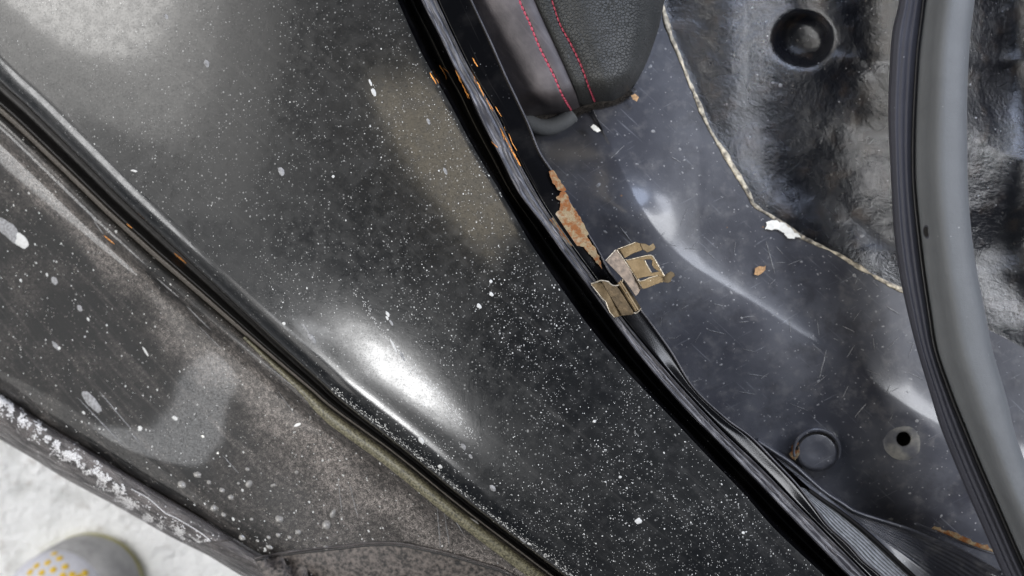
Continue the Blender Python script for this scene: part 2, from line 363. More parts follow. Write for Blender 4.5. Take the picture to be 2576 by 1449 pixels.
M = dict(panel=m_panel(), black=m_black(), strip=m_strip(), step=m_step(), trim=m_trim(), inner=m_inner(), arch=m_arch(),
    rust=m_rust(), leather=m_leather(), vinyl=m_sueded(), bulb=m_rubber('grey_foam_rubber', (0.108, 0.112, 0.116)),
    lip=m_rubber('dark_rubber_lip', (0.042, 0.042, 0.052)), brass=m_brass(), floor=m_floor(),
    groove=m_simple('black_rubber', (0.012, 0.011, 0.011), 0.5, ns=300, bump=0.3),
    dirtrub=m_simple('dusty_rubber_lip', (0.085, 0.075, 0.065), 0.6, ns=900, bump=0.4, var=0.5),
    sealant=m_simple('cream_seam_sealant', (0.42, 0.37, 0.28), 0.6, ns=260, var=0.6, bump=0.6, bd=0.001, dark=(0.07, 0.06, 0.05)),
    cream=m_simple('bare_cream_primer', (0.85, 0.83, 0.76), 0.6, ns=300, var=0.12),
    speck=m_simple('white_dust', (0.48, 0.48, 0.47), 0.6, ns=900, var=0.1),
    chalk=m_simple('dried_water_mark', (0.20, 0.20, 0.205), 0.6, ns=700, var=0.4),
    orange=m_simple('exposed_orange_primer', (0.75, 0.27, 0.05), 0.45, ns=900, var=0.55, bump=0.4),
    felt=m_simple('matted_brown_felt', (0.030, 0.025, 0.021), 0.95, ns=700, var=0.6, bump=0.8, bd=0.001),
    thread=m_simple('red_thread', (0.40, 0.055, 0.09), 0.6, ns=1800, var=0.35, bump=0.4),
    hole=m_simple('unlit_black_cavity', (0.004, 0.003, 0.003), 0.9),
    pale=m_simple('pale_worn_ring', (0.145, 0.138, 0.12), 0.6, ns=75, var=0.5, dark=(0.055, 0.056, 0.066)),
    ribbed=m_simple('light_grey_ribbed_plastic', (0.20, 0.205, 0.215), 0.4, ns=500, var=0.3),
    brownleaf=m_simple('dry_brown_leaf', (0.40, 0.235, 0.11), 0.7, ns=700, var=0.3),
    shoe=m_simple('white_mesh_fabric', (0.60, 0.60, 0.66), 0.8, ns=500, var=0.1), shoegrey=m_simple('grey_rubber_sole', (0.36, 0.355, 0.36), 0.6, ns=60, var=0.2),
    yellow=m_simple('yellow_lining', (0.75, 0.50, 0.04), 0.7, ns=300, var=0.15), rim=m_simple('yellow_green_rim', (0.46, 0.43, 0.20), 0.6, ns=80, var=0.2),
    glint=m_simple('wet_residue', (0.55, 0.54, 0.54), 0.12, ns=1100, var=0.3, bump=0.8, bd=0.0012, spec=0.8),
    white=m_simple('white_enamel', (0.8, 0.8, 0.8), 0.3, ns=300, var=0.05))
def m_water():
    n = NT('water_bead'); n.set(Base_Color=(0.24, 0.23, 0.215), Roughness=0.1, IOR=1.33, Specular_IOR_Level=1.0); return n.m
M['water'] = m_water(); M['leafdark'] = m_simple('steel_dark_reflection', (0.060, 0.043, 0.024), 0.36, 0.7, ns=300, var=0.4, bump=0.2); M['pinkbrass'] = m_simple('worn_pinkish_steel', (0.100, 0.075, 0.054), 0.4, 0.6, ns=420, var=0.35, bump=0.25); M['liner'] = m_simple('gritty_brown_liner', (0.060, 0.050, 0.044), 0.6, ns=420, var=0.9, bump=0.7, bd=0.001); M['rimsheen'] = m_simple('olive_reflection', (0.125, 0.115, 0.075), 0.42, ns=900, var=0.7, bump=0.5)

# ------------------------------------------------------------------ floor
floor_z = -0.42
link('floor', [(-4, -4, floor_z), (4, -4, floor_z), (4, 4, floor_z), (-4, 4, floor_z)], [(0, 1, 2, 3)], M['floor'])['kind'] = 'structure'

# ------------------------------------------------------------------ guiding lines of the body (view pixels)
NL = 220
Eo = crv([(-220, 10), (-100, 110), (0, 208), (60, 262), (100, 300), (200, 398), (300, 497), (400, 590), (500, 682), (600, 775), (700, 868), (800, 958),
          (859, 1012), (1026, 1142), (1176, 1264), (1399, 1434), (1600, 1590), (1760, 1710)], NL)          # edge of the big black panel
Rl = crv([(900, -260), (960, -100), (1000, 0), (1059, 130), (1126, 250), (1192, 373), (1259, 483), (1302, 556), (1342, 623), (1412, 725), (1490, 832), (1580, 938),
          (1680, 1042), (1775, 1143), (1868, 1239), (1951, 1333), (2078, 1452), (2240, 1600), (2400, 1750)], NL)  # ridge of the panel beside the channel
Sl = crv([(960, -260), (1019, -100), (1059, 0), (1109, 97), (1142, 167), (1179, 233), (1209, 300), (1256, 390), (1303, 483), (1366, 566), (1426, 650), (1486, 730), (1539, 803),
          (1613, 900), (1718, 1022), (1818, 1123), (1918, 1226), (2018, 1330), (2135, 1449), (2290, 1600), (2440, 1750)], NL)
Sr = crv([(995, -260), (1056, -100), (1099, 0), (1149, 107), (1190, 187), (1250, 287), (1303, 400), (1348, 483), (1388, 548), (1442, 626), (1502, 708), (1556, 786),
          (1628, 876), (1728, 990), (1818, 1085), (1918, 1180), (2018, 1283), (2185, 1452), (2330, 1600), (2480, 1750)], NL)
Fr = crv([(1070, -260), (1145, -100), (1188, 0), (1236, 103), (1273, 187), (1303, 250), (1331, 310), (1359, 380), (1392, 430), (1423, 483), (1443, 523), (1479, 583), (1509, 633), (1546, 696),
          (1613, 777), (1653, 830), (1693, 887), (1748, 975), (1828, 1051), (1891, 1098), (1958, 1166), (2008, 1219), (2052, 1276), (2085, 1320), (2135, 1366),
          (2175, 1410), (2225, 1452), (2380, 1600), (2540, 1750)], NL)                                        # free edge of the flange

body = empty('car_body', (0, 0, -0.05), 'black painted car body opening with rusty pillar flange, dusty sill and scuffed inner panel', 'car body')

# big black panel: rounded left rim, gently domed field, rolled down into the channel
def mixc(a, b, t): return a*(1-t)+b*t
rows = [(off(Eo, 26), -0.040), (off(Eo, 4), -0.024), (Eo, -0.016), (off(Eo, 3), -0.009), (off(Eo, 10), -0.0060), (off(Eo, 24), -0.0030), (off(Eo, 44), -0.0008), (off(Eo, 64), 0.0)]
E40 = off(Eo, 64); R10 = off(Rl, -34)
for t, z in ((0.12, 0.0026), (0.25, 0.0044), (0.38, 0.0053), (0.5, 0.0057), (0.62, 0.0058), (0.74, 0.0057), (0.86, 0.0053), (0.95, 0.0048)):
    rows.append((mixc(E40, R10, t), z))
rows += [(R10, 0.0046), (off(Rl, -12), 0.0045), (off(Rl, -4), 0.0044), (Rl, 0.0043)]
panel = loft('quarter_panel', rows, M['panel'], body, 4, zbase)
rows = [(Rl, 0.0043), (off(Rl, 2), 0.0010), (off(Rl, 9), -0.005), (mixc(Rl, Sl, 0.5), -0.0115), (off(Sl, -10), -0.0105), (off(Sl, -3), -0.004), (Sl, -0.0005)]
loft('drip_channel', rows, M['black'], body, 3, zbase)
wob = np.array([0.0006*fbm(i*0.35, 0, 1, 3, 3.1) for i in range(NL)])
rows = [(Sl, -0.0005), (off(Sl, 3), 0.0016+wob), (mixc(Sl, Sr, .3), 0.0009-wob), (mixc(Sl, Sr, .55), 0.0014+wob*.6), (mixc(Sl, Sr, .8), 0.0005), (off(Sr, -2), 0.0022-wob*.5), (Sr, 0.0)]
loft('joint_strip', rows, M['strip'], body, 3, zbase)
# flange: flat black leaf with folded edge that drops behind
rows = [(Sr, 0.0), (off(Sr, 3), 0.0016), (off(Sr, 6), 0.0019), (mixc(Sr, Fr, .5), 0.0008), (off(Fr, -8), -0.0003), (off(Fr, -3), -0.0001), (off(Fr, -1), -0.0002), (Fr, -0.0006), (off(Fr, 0.5), -0.0012), (off(Fr, -2), -0.0022), (off(Fr, -6), -0.0026)]
flange = loft('pillar_flange', rows, M['black'], body, 3, zbase)
rows = [(off(Fr, -6), -0.0026), (off(Fr, -14), -0.010), (off(Fr, -20), -0.030), (off(Fr, -26), -0.075)]
loft('flange_wall', rows, M['black'], body, 2, zbase)
tube('hem_edge', [P(p[0], p[1], z) for p, z in zip(off(Fr, -2.2), -0.0001+zbase(Fr[:, 0], Fr[:, 1]))], 0.00045, M['strip'], body, 6)

# ------------------------------------------------------------------ gap seal and sill step
G1 = off(Eo, -22); G2 = off(Eo, -58)
rows = [(off(Eo, 30), -0.030), (off(Eo, 4), -0.034), (off(Eo, -10), -0.033), (off(Eo, -18), -0.029), (off(Eo, -22), -0.0275), (off(Eo, -27), -0.0285), (off(Eo, -33), -0.032)]
tap = np.interp(np.arange(NL), [0, NL*0.33, NL*0.62, NL], [1.6, 1.3, 0.55, 0.5])     # the gap narrows towards the right
rows = [(off(Eo, 30), -0.030), (off(Eo, -4*tap), -0.036), (off(Eo, -14*tap), -0.034), (off(Eo, -22*tap), -0.029), (off(Eo, -27*tap), -0.0285), (off(Eo, -34*tap), -0.033)]
loft('gap_seal', rows, M['groove'], body, 3, zbase)
loft('seal_lip', [(off(Eo, -27*tap), -0.0292), (off(Eo, -30*tap), -0.0272), (off(Eo, -33*tap), -0.0270), (off(Eo, -37*tap), -0.0295), (off(Eo, -40*tap), -0.033)], M['dirtrub'], body, 3, zbase)
NT_ = NL
To = crv([(-260, 850), (-120, 925), (0, 996), (100, 1062), (213, 1130), (300, 1184), (393, 1240), (520, 1314), (617, 1377), (740, 1446), (900, 1540), (1010, 1640), (1120, 1760)], NL)   # upper edge of the sill plastic
Tb = crv([(-260, 960), (-120, 1035), (0, 1106), (80, 1152), (167, 1206), (300, 1277), (423, 1347), (520, 1396), (567, 1424), (613, 1452), (700, 1500), (800, 1580), (900, 1720)], NL)
def stepz(px, py):
    z = zbase(px, py)
    z = z+0.0012*np.sin((px*0.7+py)*0.004)
    return z
st = off(Eo, -38*tap)
rows = [(off(Eo, 0), -0.046), (off(Eo, -26*tap), -0.040), (st, -0.0325), (off(st, -8), -0.0295), (off(st, -22), -0.0285), (off(st, -42), -0.031), (off(st, -60), -0.036)]
for t, z in ((0.2, -0.0415), (0.4, -0.0455), (0.6, -0.048), (0.8, -0.050), (0.93, -0.0525), (0.985, -0.056), (1.0, -0.060)):
    rows.append((mixc(off(st, -60), off(To, 4), t), z))
step = loft('door_sill', rows, M['step'], body, 4, stepz)
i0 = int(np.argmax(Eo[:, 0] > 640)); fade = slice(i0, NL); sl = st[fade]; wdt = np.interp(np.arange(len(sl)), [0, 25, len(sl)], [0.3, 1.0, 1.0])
loft('sheen_rim', [(off(sl, -4*wdt), -0.0307), (off(sl, -9*wdt), -0.0289), (off(sl, -16*wdt), -0.0280), (off(sl, -24*wdt), -0.0280), (off(sl, -34*wdt), -0.0291), (off(sl, -38*wdt), -0.0306)], M['rimsheen'], body, 3, stepz)  # golden reflection along the sill's top edge, painted as an olive strip
# plastic cover along the outside of the sill
cut = int(NL*0.66)
def trimrows(a, b, dz):
    A, B = To[a:b], Tb[a:b]
    return [(off(A, 10), -0.064+dz), (off(A, 2), -0.058+dz), (off(A, -3), -0.0535+dz), (mixc(A, B, .15), -0.0515+dz), (mixc(A, B, .4), -0.0500+dz), (mixc(A, B, .62), -0.0525+dz),
            (mixc(A, B, .82), -0.0600+dz), (mixc(A, B, .95), -0.070+dz), (B, -0.085+dz), (off(B, 6), -0.10+dz), (off(B, 20), -0.13+dz)]
ts = np.linalg.norm(To-np.array([585, 1357]), axis=1).argmin()
trim = loft('sill_cover', trimrows(0, ts+1, 0), M['trim'], body, 4, zbase)
trim2 = loft('sill_cover', trimrows(ts-2, NL, -0.0015), M['trim'], body, 4, zbase)
# wheel-arch side cavity line at the foot of the sill
ar = crv([(640, 1405), (667, 1399), (760, 1385), (859, 1375), (959, 1365), (1039, 1373), (1159, 1401), (1276, 1440), (1340, 1470)], 60)
ar_end = np.array([1420, 1530.0])
AL = crv(ar.tolist()[::6]+[ar_end.tolist()], 70)
AB = crv([(690, 1500), (800, 1500), (1000, 1500), (1200, 1530), (1420, 1560)], 70)
def stz(c, lift):
    out = []
    for x, y in c[:, :2]:
        p, nn = hit0(step, x, y); out.append((p.z if p is not None else (out[-1]-lift if out else -0.055))+lift)
    return np.array(out)
from mathutils.bvhtree import BVHTree
BV0 = {}
def hit0(o, px, py):
    if o.name not in BV0:
        org = wloc(o); BV0[o.name] = BVHTree.FromPolygons([tuple(v.co+org) for v in o.data.vertices], [tuple(p.vertices) for p in o.data.polygons])
    d = (Vector(P(px, py, 0))-Vector((0, 0, H))).normalized(); r = BV0[o.name].ray_cast(Vector((0, 0, H)), d); return r[0], r[1]
loft('arch_lip', [(off(AL, 5), stz(off(AL, 5), -0.001)), (off(AL, 2.5), stz(AL, 0.0014)), (AL, stz(AL, 0.0020)), (off(AL, -2), stz(AL, 0.0014)), (off(AL, -4), stz(AL, 0.0007))], M['trim'], body, 3)
loft('arch_lip_gap', [(off(AL, -3), stz(AL, 0.0006)), (off(AL, -5), stz(AL, 0.0009)), (off(AL, -8), stz(AL, 0.0006))], M['groove'], body, 2)
liner = loft('arch_liner', [(off(AL, -6), stz(AL, 0.0005)), (mixc(AL, AB, .35), stz(mixc(AL, AB, .35), 0.0016)), (mixc(AL, AB, .7), stz(mixc(AL, AB, .7), 0.0016)), (AB, stz(AB, 0.0006))], M['liner'], body, 3)

# ------------------------------------------------------------------ inner panel
Sea = crv([(1560, -300), (1630, -100), (1662, 0), (1686, 83), (1718, 165), (1761, 270), (1795, 343), (1828, 393), (1881, 483), (1898, 516), (1951, 550), (2018, 596), (2101, 636),
           (2185, 686), (2268, 730), (2370, 775), (2488, 830), (2576, 876), (2760, 975), (2960, 1090)], NL)
Cr = crv([(1540, 380), (1600, 500), (1660, 590), (1718, 650), (1818, 716), (1918, 776), (2018, 843), (2135, 905), (2218, 980), (2368, 1068), (2500, 1140), (2700, 1240)], 140)
def dist_to(c, X, Y):
    d = np.full(X.shape, 1e9); sg = np.zeros(X.shape)
    for i in range(len(c)-1):
        a, b = c[i, :2], c[i+1, :2]; ab = b-a; L = ab@ab
        t = np.clip(((X-a[0])*ab[0]+(Y-a[1])*ab[1])/L, 0, 1)
        dx = X-(a[0]+t*ab[0]); dy = Y-(a[1]+t*ab[1]); q = np.hypot(dx, dy)
        m = q < d; d = np.where(m, q, d); sg = np.where(m, np.sign(ab[0]*(Y-a[1])-ab[1]*(X-a[0])), sg)
    return d, -sg                      # sign + on the upper right side
HOLE = (2273, 1104)
def innerz(X, Y):
    d, sg = dist_to(Cr[::5], X, Y); s = d*sg
    z = -0.050+0*X
    z += -0.0055*(1/(1+np.exp(-s/22.0)))*np.clip((X-1480)/280, 0.0, 1)          # fold: the lower left side sits deeper
    z += -0.00003*np.clip(-s, 0, 400)+0.0012*np.sin(X*0.011+Y*0.004)
    z += 0.0045*np.exp(-(((X-1590)/85)**2+((Y-540)/60)**2))                     # soft pressed hump near the rust
    z += 0.0030*np.exp(-(((X-2055)/60)**2+((Y-1135)/58)**2)**2)
    rr = np.hypot(X-HOLE[0], Y-HOLE[1]); z += -0.0022*np.exp(-(rr/52)**4)
    return z
NI = 200
Fu = crv(off(Fr, -34)[::6].tolist()+[off(Fr, -34)[-1].tolist()], NI); Sx = crv(Sea[::6].tolist()+[Sea[-1].tolist()], NI)
Fu[:, 1] += 0; m = 150
t = np.linspace(0, 1, m)[:, None, None]
A = Fu[None]*(1-t)+Sx[None]*t; Z = innerz(A[..., 0], A[..., 1])
k = (H-Z)/H*U; X3 = np.stack([(A[..., 0]-1288)*k, -(A[..., 1]-724.5)*k, Z], -1)
F = []
for i in range(m-1):
    for q in range(NI-1):
        c = (A[i, q]+A[i+1, q+1])/2
        if np.hypot(c[0]-HOLE[0], c[1]-HOLE[1]) < 26: continue
        F.append((i*NI+q, i*NI+q+1, (i+1)*NI+q+1, (i+1)*NI+q))
V = X3.reshape(-1, 3); a, b, c = V[F[99][0]], V[F[99][1]], V[F[99][2]]
if np.cross(b-a, c-a)[2] < 0: F = [f[::-1] for f in F]
inner = link('inner_panel', V, F, M['inner'], body)
# lower right skin behind the weatherstrip: the fan above stops at the seam, extend to the bottom right
def ring(name, cx, cy, prof, mat, parent, n=40, zf=innerz, ell=1.0):
    """lathe about a vertical axis; prof = (radius px, height offset)"""
    V = []; F = []; z0 = float(zf(np.array(float(cx)), np.array(float(cy)))) if callable(zf) else zf
    for r, dz in prof:
        for k in range(n):
            a = 2*math.pi*k/n; V.append(P(cx+r*math.cos(a), cy+ell*r*math.sin(a), z0+dz))
    for i in range(len(prof)-1):
        for k in range(n):
            k2 = (k+1) % n; F.append((i*n+k, i*n+k2, (i+1)*n+k2, (i+1)*n+k))
    return link(name, V, F, mat, parent)
ring('mounting_hole_ring', *HOLE, [(54, 0.0006), (51, 0.0010), (40, 0.0010), (24, 0.0007), (19, 0.0004), (18, -0.0006), (18, -0.006)], M['pale'], inner)
ring('mounting_hole', *HOLE, [(19, -0.004), (19, -0.015), (0.1, -0.015)], M['hole'], inner)

# round pressed tab with torn rusty rim
tb = (2055, 1135)
zt = lambda x, y: float(innerz(np.array(float(x)), np.array(float(y))))
ring('access_plug', *tb, [(56, -0.0015), (52, 0.0016), (44, 0.0024), (22, 0.0020), (0.1, 0.0018)], M['inner'], inner, ell=0.9)
arc = [(tb[0]+58*math.cos(a), tb[1]+54*math.sin(a)) for a in np.linspace(R(165), R(385), 50)]
tube('plug_rim', [P(x, y, zt(*tb)+0.0028) for x, y in arc], [0.0011*math.sin(math.pi*min(1, max(0.06, i/49)))**0.5+0.0002 for i in range(50)], M['inner'], inner, 8)
arc2 = [(tb[0]+50*math.cos(a), tb[1]+46*math.sin(a)) for a in np.linspace(R(185), R(330), 40)]
tube('plug_gap', [P(x, y, zt(*tb)+0.0018) for x, y in arc2], 0.0009, M['hole'], inner, 6)
sheet('rust_patch', rough_poly([(1992, 1118), (2004, 1106), (2010, 1126), (2006, 1150), (1998, 1160), (1988, 1146)], 5, 4, 2.0), lambda x, y: zt(x, y)+0.0042, 0.0006, M['rust'], inner)

# seam sealant bead
i0, i1 = 8, NL
sb = Sea[i0:i1]; sb = sb[sb[:, 0] < 2330]
rr = [0.0017*(0.65+0.6*fbm(p[0], p[1], 0.02, 3, 4)+0.2*fbm(p[0], p[1], 0.15, 2, 8)) for p in sb]
rr = [max(0.0003, r) for r in rr]
tube('sealant_bead', [P(p[0]+2*fbm(p[0], p[1], 0.03, 2, 1), p[1], zt(*p[:2])+0.0004) for p in sb], rr, M['sealant'], body, 8, flat=0.35)
sheet('chipped_primer', rough_poly([(1925, 560), (1950, 552), (1975, 562), (2008, 592), (2016, 598), (1985, 600), (1972, 584), (1950, 575), (1928, 577)], 5, 4, 1.0),
      lambda x, y: zt(x, y)+0.0012, 0.0003, M['cream'], inner)

# ------------------------------------------------------------------ lumpy undercoated arch beyond the seam
gx = np.arange(1500, 3001, 6.0); gy = np.arange(-320, 1160, 6.0)
GX, GY = np.meshgrid(gx, gy)
d, sg = dist_to(Sea[::4], GX, GY); s = d*sg
def blob(cx, cy, rx, ry, rot, p=1.0):
    c, q = math.cos(R(rot)), math.sin(R(rot)); dx = GX-cx; dy = GY-cy
    u = (dx*c+dy*q)/rx; v = (-dx*q+dy*c)/ry
    return np.exp(-(u*u+v*v)**p)
B = 1.0*blob(2215, 285, 110, 45, 20)+1.25*blob(2125, 572, 190, 46, 32)+0.7*blob(1960, 470, 110, 26, 40)+1.1*blob(2540, 345, 140, 60, 20)\
    +1.0*blob(2560, 650, 160, 40, -12)+1.2*blob(2570, 780, 170, 55, 25)+1.1*blob(2010, 152, 62, 15, 12)+0.3*blob(1900, 330, 60, 26, 30)
NZ = np.vectorize(lambda x, y: fbm(x, y, 0.008, 3, 5.0))(GX*0.8+GY*0.3, GY*1.5)
slope = 0.55*B-0.10
slope = slope*np.clip(s/20, 0, 1)
hz = -np.cumsum(slope[::-1], axis=0)[::-1]*6*U; bx = np.clip(B, 0, 1)*np.clip(s/40, 0, 1); hz = hz+np.cumsum(0.07*bx-0.004*(s > 0), axis=1)*6*U*np.clip(s/160, 0, 1)
ZW = -0.0540-0.0055*np.clip((GX-1480)/280, 0, 1)-0.0010*(1-np.exp(-np.clip(s, 0, 2000)/30))+0.000036*np.clip(GX-1640, 0, 1150)*np.clip(s/420, 0, 1)+hz+0.0007*NZ*np.clip(s/60, 0, 1)
rd = np.hypot((GX-2020)/66, (GY-98)/60); ZW += -0.012*np.exp(-rd**6)
k = (H-ZW)/H*U; X3 = np.stack([(GX-1288)*k, -(GY-724.5)*k, ZW], -1).reshape(-1, 3)
nx = len(gx); F = []
for i in range(len(gy)-1):
    for q in range(nx-1):
        if s[i, q] > -14: F.append((i*nx+q, (i+1)*nx+q, (i+1)*nx+q+1, i*nx+q+1))
arch = link('wheel_arch', X3, F, M['arch'], body)
M['purple'] = m_simple('dark_purple_fabric', (0.020, 0.014, 0.034), 0.7, ns=300, var=0.5, bump=0.5)
ring('round_cover', 2680, 60, [(150, -0.022), (146, 0.000), (130, 0.004), (80, 0.006), (0.1, 0.007)], M['purple'], arch, zf=-0.052)
ring('cover_gap', 2680, 60, [(196, -0.020), (186, -0.002), (160, -0.001), (148, -0.008)], M['groove'], arch, zf=-0.054)
# ------------------------------------------------------------------ ribbed trim, lower seam
L1 = crv([(2034, 1232), (2068, 1256), (2118, 1290), (2185, 1344), (2302, 1453), (2400, 1545), (2500, 1640)], 90)
Fe = off(crv([(1990, 1205), (2052, 1276), (2085, 1320), (2135, 1366), (2175, 1410), (2225, 1452), (2330, 1550), (2430, 1650)], 90), -14)
L2 = crv([(1905, 1109), (1951, 1139), (1995, 1169), (2068, 1233), (2118, 1266), (2161, 1291), (2285, 1330), (2352, 1358), (2428, 1391), (2518, 1440), (2700, 1530)], 90)
rows = []
for i in range(19):
    t = i/18; rows.append((mixc(Fe, L1, t), -0.030-0.010*t+(0.0008 if i % 2 else -0.0004)))
loft('ribbed_trim', rows, M['ribbed'], body, 3)
rows = []
L1b = off(L1, 5)
for i in range(25):
    t = i/24; rows.append((mixc(L1b, L2, t), -0.036-0.004*t+((0.0004 if i % 2 else -0.0001) if i > 6 else 0.0)*(1+0.5*math.sin(i*2.3))))
rows.append((off(L2, 5), -0.050)); rows.append((off(L2, 9), -0.062))
seamp = loft('lower_seam_panel', rows, M['inner'], body, 3)
tube('seam_gap', [P(p[0], p[1], -0.0375) for p in L1], 0.0012, M['hole'], body, 6)
tube('seam_ridge', [P(p[0], p[1], -0.0375) for p in L2[:70]], 0.0008, M['inner'], body, 8)
L3 = crv([(2300, 1316), (2335, 1330), (2385, 1350), (2435, 1372), (2498, 1392), (2600, 1420)], 40)
tube('seam_ridge', [P(p[0], p[1], -0.042) for p in L3], 0.0007, M['inner'], body, 8)
sheet('rust_patch', rough_poly([(2335, 1328), (2365, 1330), (2400, 1340), (2440, 1356), (2498, 1380), (2498, 1392), (2435, 1370), (2385, 1350)], 6, 5, 3.0), lambda x, y: -0.0425, 0.0004, M['rust'], inner)

# ------------------------------------------------------------------ rust and scratches on the flange and panels
def surf(curve_pt_z): pass
def fz(x, y): return 0.0016+float(zbase(x, y))
rusts = [
    [(1381, 430), (1392, 428), (1408, 450), (1424, 480), (1418, 484), (1404, 478), (1388, 452)],
    [(1424, 484), (1441, 520), (1463, 552), (1481, 590), (1476, 594), (1500, 628), (1509, 652), (1514, 676), (1496, 655), (1485, 640), (1468, 622), (1462, 618), (1436, 620), (1428, 610),
     (1414, 596), (1400, 572), (1383, 552), (1384, 548), (1397, 546), (1400, 538), (1411, 520), (1408, 508), (1400, 496), (1410, 482)],
]
for i, poly in enumerate(rusts):
    sheet('rust_patch', rough_poly(poly, 3.5, 4, 1.3+i), fz, 0.0003, M['rust'], flange)
rl = [(1128, 228, 1142, 250)]
def scratch(x0, y0, x1, y1, w, parent, dz, mat='orange', seed=0):
    n = max(5, int(math.hypot(x1-x0, y1-y0)/4)); pts = []; rr = []
    zz = dz if callable(dz) else (lambda x, y: dz+float(zbase(x, y)))
    for i in range(n+1):
        t = i/n; x = x0+(x1-x0)*t+1.2*fbm(i*0.5, seed, 1, 2, seed); y = y0+(y1-y0)*t
        pts.append(P(x, y, zz(x, y))); rr.append((0.62 if mat == 'orange' else 1.0)*w*U*(math.sin(math.pi*(0.06+0.88*t))**0.6)*(0.75+0.8*abs(fbm(i*0.9, seed+3, 1, 2, seed))))
    return tube('scratch', pts, rr, M[mat], parent, 5, flat=0.35)
from mathutils.bvhtree import BVHTree
def bvh(o):
    org = wloc(o); return BVHTree.FromPolygons([tuple(v.co+org) for v in o.data.vertices], [tuple(p.vertices) for p in o.data.polygons])
BV = {}
def hit(o, px, py):
    if o.name not in BV: BV[o.name] = bvh(o)
    d = (Vector(P(px, py, 0))-Vector((0, 0, H))).normalized()
    r = BV[o.name].ray_cast(Vector((0, 0, H)), d)
    return r[0], r[1]
def onz(o, lift=0.0002, default=-0.03):
    def f(x, y):
        p, nn = hit(o, x, y); return (p.z if p is not None else default)+lift
    return f
allp = {o.name: o for o in body.children}
def anyz(names, lift=0.0002):
    def f(x, y):
        best = -1
        for nm in names:
            p, nn = hit(allp[nm], x, y)
            if p is not None: best = max(best, p.z)
        return (best if best > -0.9 else -0.055)+lift
    return f
fl = anyz(['quarter_panel', 'drip_channel', 'joint_strip', 'pillar_flange'], 0.0001)
for k_, (x0, y0, x1, y1, w) in enumerate([(1188, 145, 1202, 168, 3), (1081, 182, 1098, 212, 3), (1106, 164, 1122, 192, 3.2), (1114, 170, 1130, 184, 2.4), (1146, 176, 1162, 210, 3), (1160, 208, 1182, 248, 2.6),
        (1184, 176, 1218, 240, 3.6), (1222, 246, 1240, 280, 3), (1258, 322, 1286, 372, 3), (1276, 356, 1310, 418, 3.6), (1246, 268, 1262, 294, 1.8), (1284, 350, 1300, 380, 1.6), (1236, 356, 1252, 372, 1.8)]):
    scratch(x0, y0, x1, y1, w, flange, fl, 'orange', k_)
sp_ = onz(step, 0.0001)
for k_, (x0, y0, x1, y1, w) in enumerate([(262, 592, 288, 614, 4), (438, 637, 470, 664, 4.5), (318, 562, 332, 574, 3)]):
    o_ = 'door_sill'
    scratch(x0, y0, x1, y1, w, step, anyz(['quarter_panel', 'door_sill', 'gap_seal', 'seal_lip']), 'orange', 20+k_)
# pale scratches and hairs on the panels
inz = anyz(['inner_panel', 'wheel_arch'])
for k_, (x0, y0, x1, y1, w) in enumerate([(1928, 608, 1950, 690, 2.0), (2080, 880, 2062, 950, 2), (2134, 970, 2120, 1000, 1.4), (2180, 1015, 2150, 1050, 2.4), (1720, 625, 1758, 625, 1.6), (1772, 628, 1798, 650, 1.2),
        (2055, 1280-480, 2062, 850, 1.2), (1985, 800, 1990, 840, 1.0), (2120, 820, 2150, 835, 2.2), (2230, 770, 2262, 790, 2.4), (1560, 570, 1590, 610, 1.4), (1535, 400, 1570, 366, 1.6), (1690, 395, 1712, 408, 1.8),
        (2130, 900, 2150, 868, 1.6), (1860, 985, 1900, 992, 1.2), (1880, 940, 1930, 948, 1.2), (2196, 850, 2200, 880, 1.4), (2180, 930, 2215, 945, 1.4)]):
    scratch(x0, y0, x1, y1, w*0.8, inner, inz, 'chalk', 40+k_)

for k_ in range(46):
    x = random.uniform(1620, 2320); y = random.uniform(560, 1080); a = random.choice((-1.2, -0.9, 0.1, 0.5, -0.3))+random.uniform(-.3, .3); l = random.uniform(10, 48)
    if hit(inner, x, y)[0] is None or x > 1500+1.15*(y-480)+640: continue
    scratch(x, y, x+l*math.cos(a), y+l*math.sin(a), random.uniform(0.5, 1.1), inner, inz, 'chalk', 100+k_)
for k_, (x0, y0) in enumerate([(1096, 196), (1118, 180), (1152, 190), (1170, 226), (1192, 196), (1204, 214), (1212, 232), (1232, 262), (1262, 330), (1270, 344), (1290, 380), (1298, 396), (1268, 318), (1280, 336)]):
    scratch(x0, y0, x0+random.uniform(5, 9), y0+random.uniform(12, 24), 1.6, flange, fl, 'orange', 170+k_)

# ------------------------------------------------------------------ dust, specks and water marks as real grains
def grains(name, pts, mat, parent):
    V = []; F = []
    for p, nn, r, stretch, ang, h in pts:
        nn = Vector(nn).normalized(); a = Vector((math.cos(ang), math.sin(ang), 0)); a = (a-nn*a.dot(nn)).normalized(); b = nn.cross(a)
        base = len(V); p = Vector(p)
        ns = 6
        for k in range(ns):
            t = 2*math.pi*k/ns; j = r*random.uniform(0.75, 1.2)
            V.append(tuple(p+a*(j*stretch*math.cos(t))+b*(j*math.sin(t))-nn*r*0.1))
        V.append(tuple(p+nn*(r*h)))
        for k in range(ns): F.append((base+k, base+(k+1) % ns, base+ns))
    o = link(name, V, F, mat, parent, smooth=True); o['kind'] = 'stuff'; return o
def dens_panel(x, y):
    d = 0.35+0.9*math.exp(-((x-1350)/520)**2-((y-850)/620)**2)+0.5*math.exp(-((x-1650)/350)**2-((y-1250)/350)**2)
    if x < 700: d *= 0.5
    return d
pts = []
tries = 0
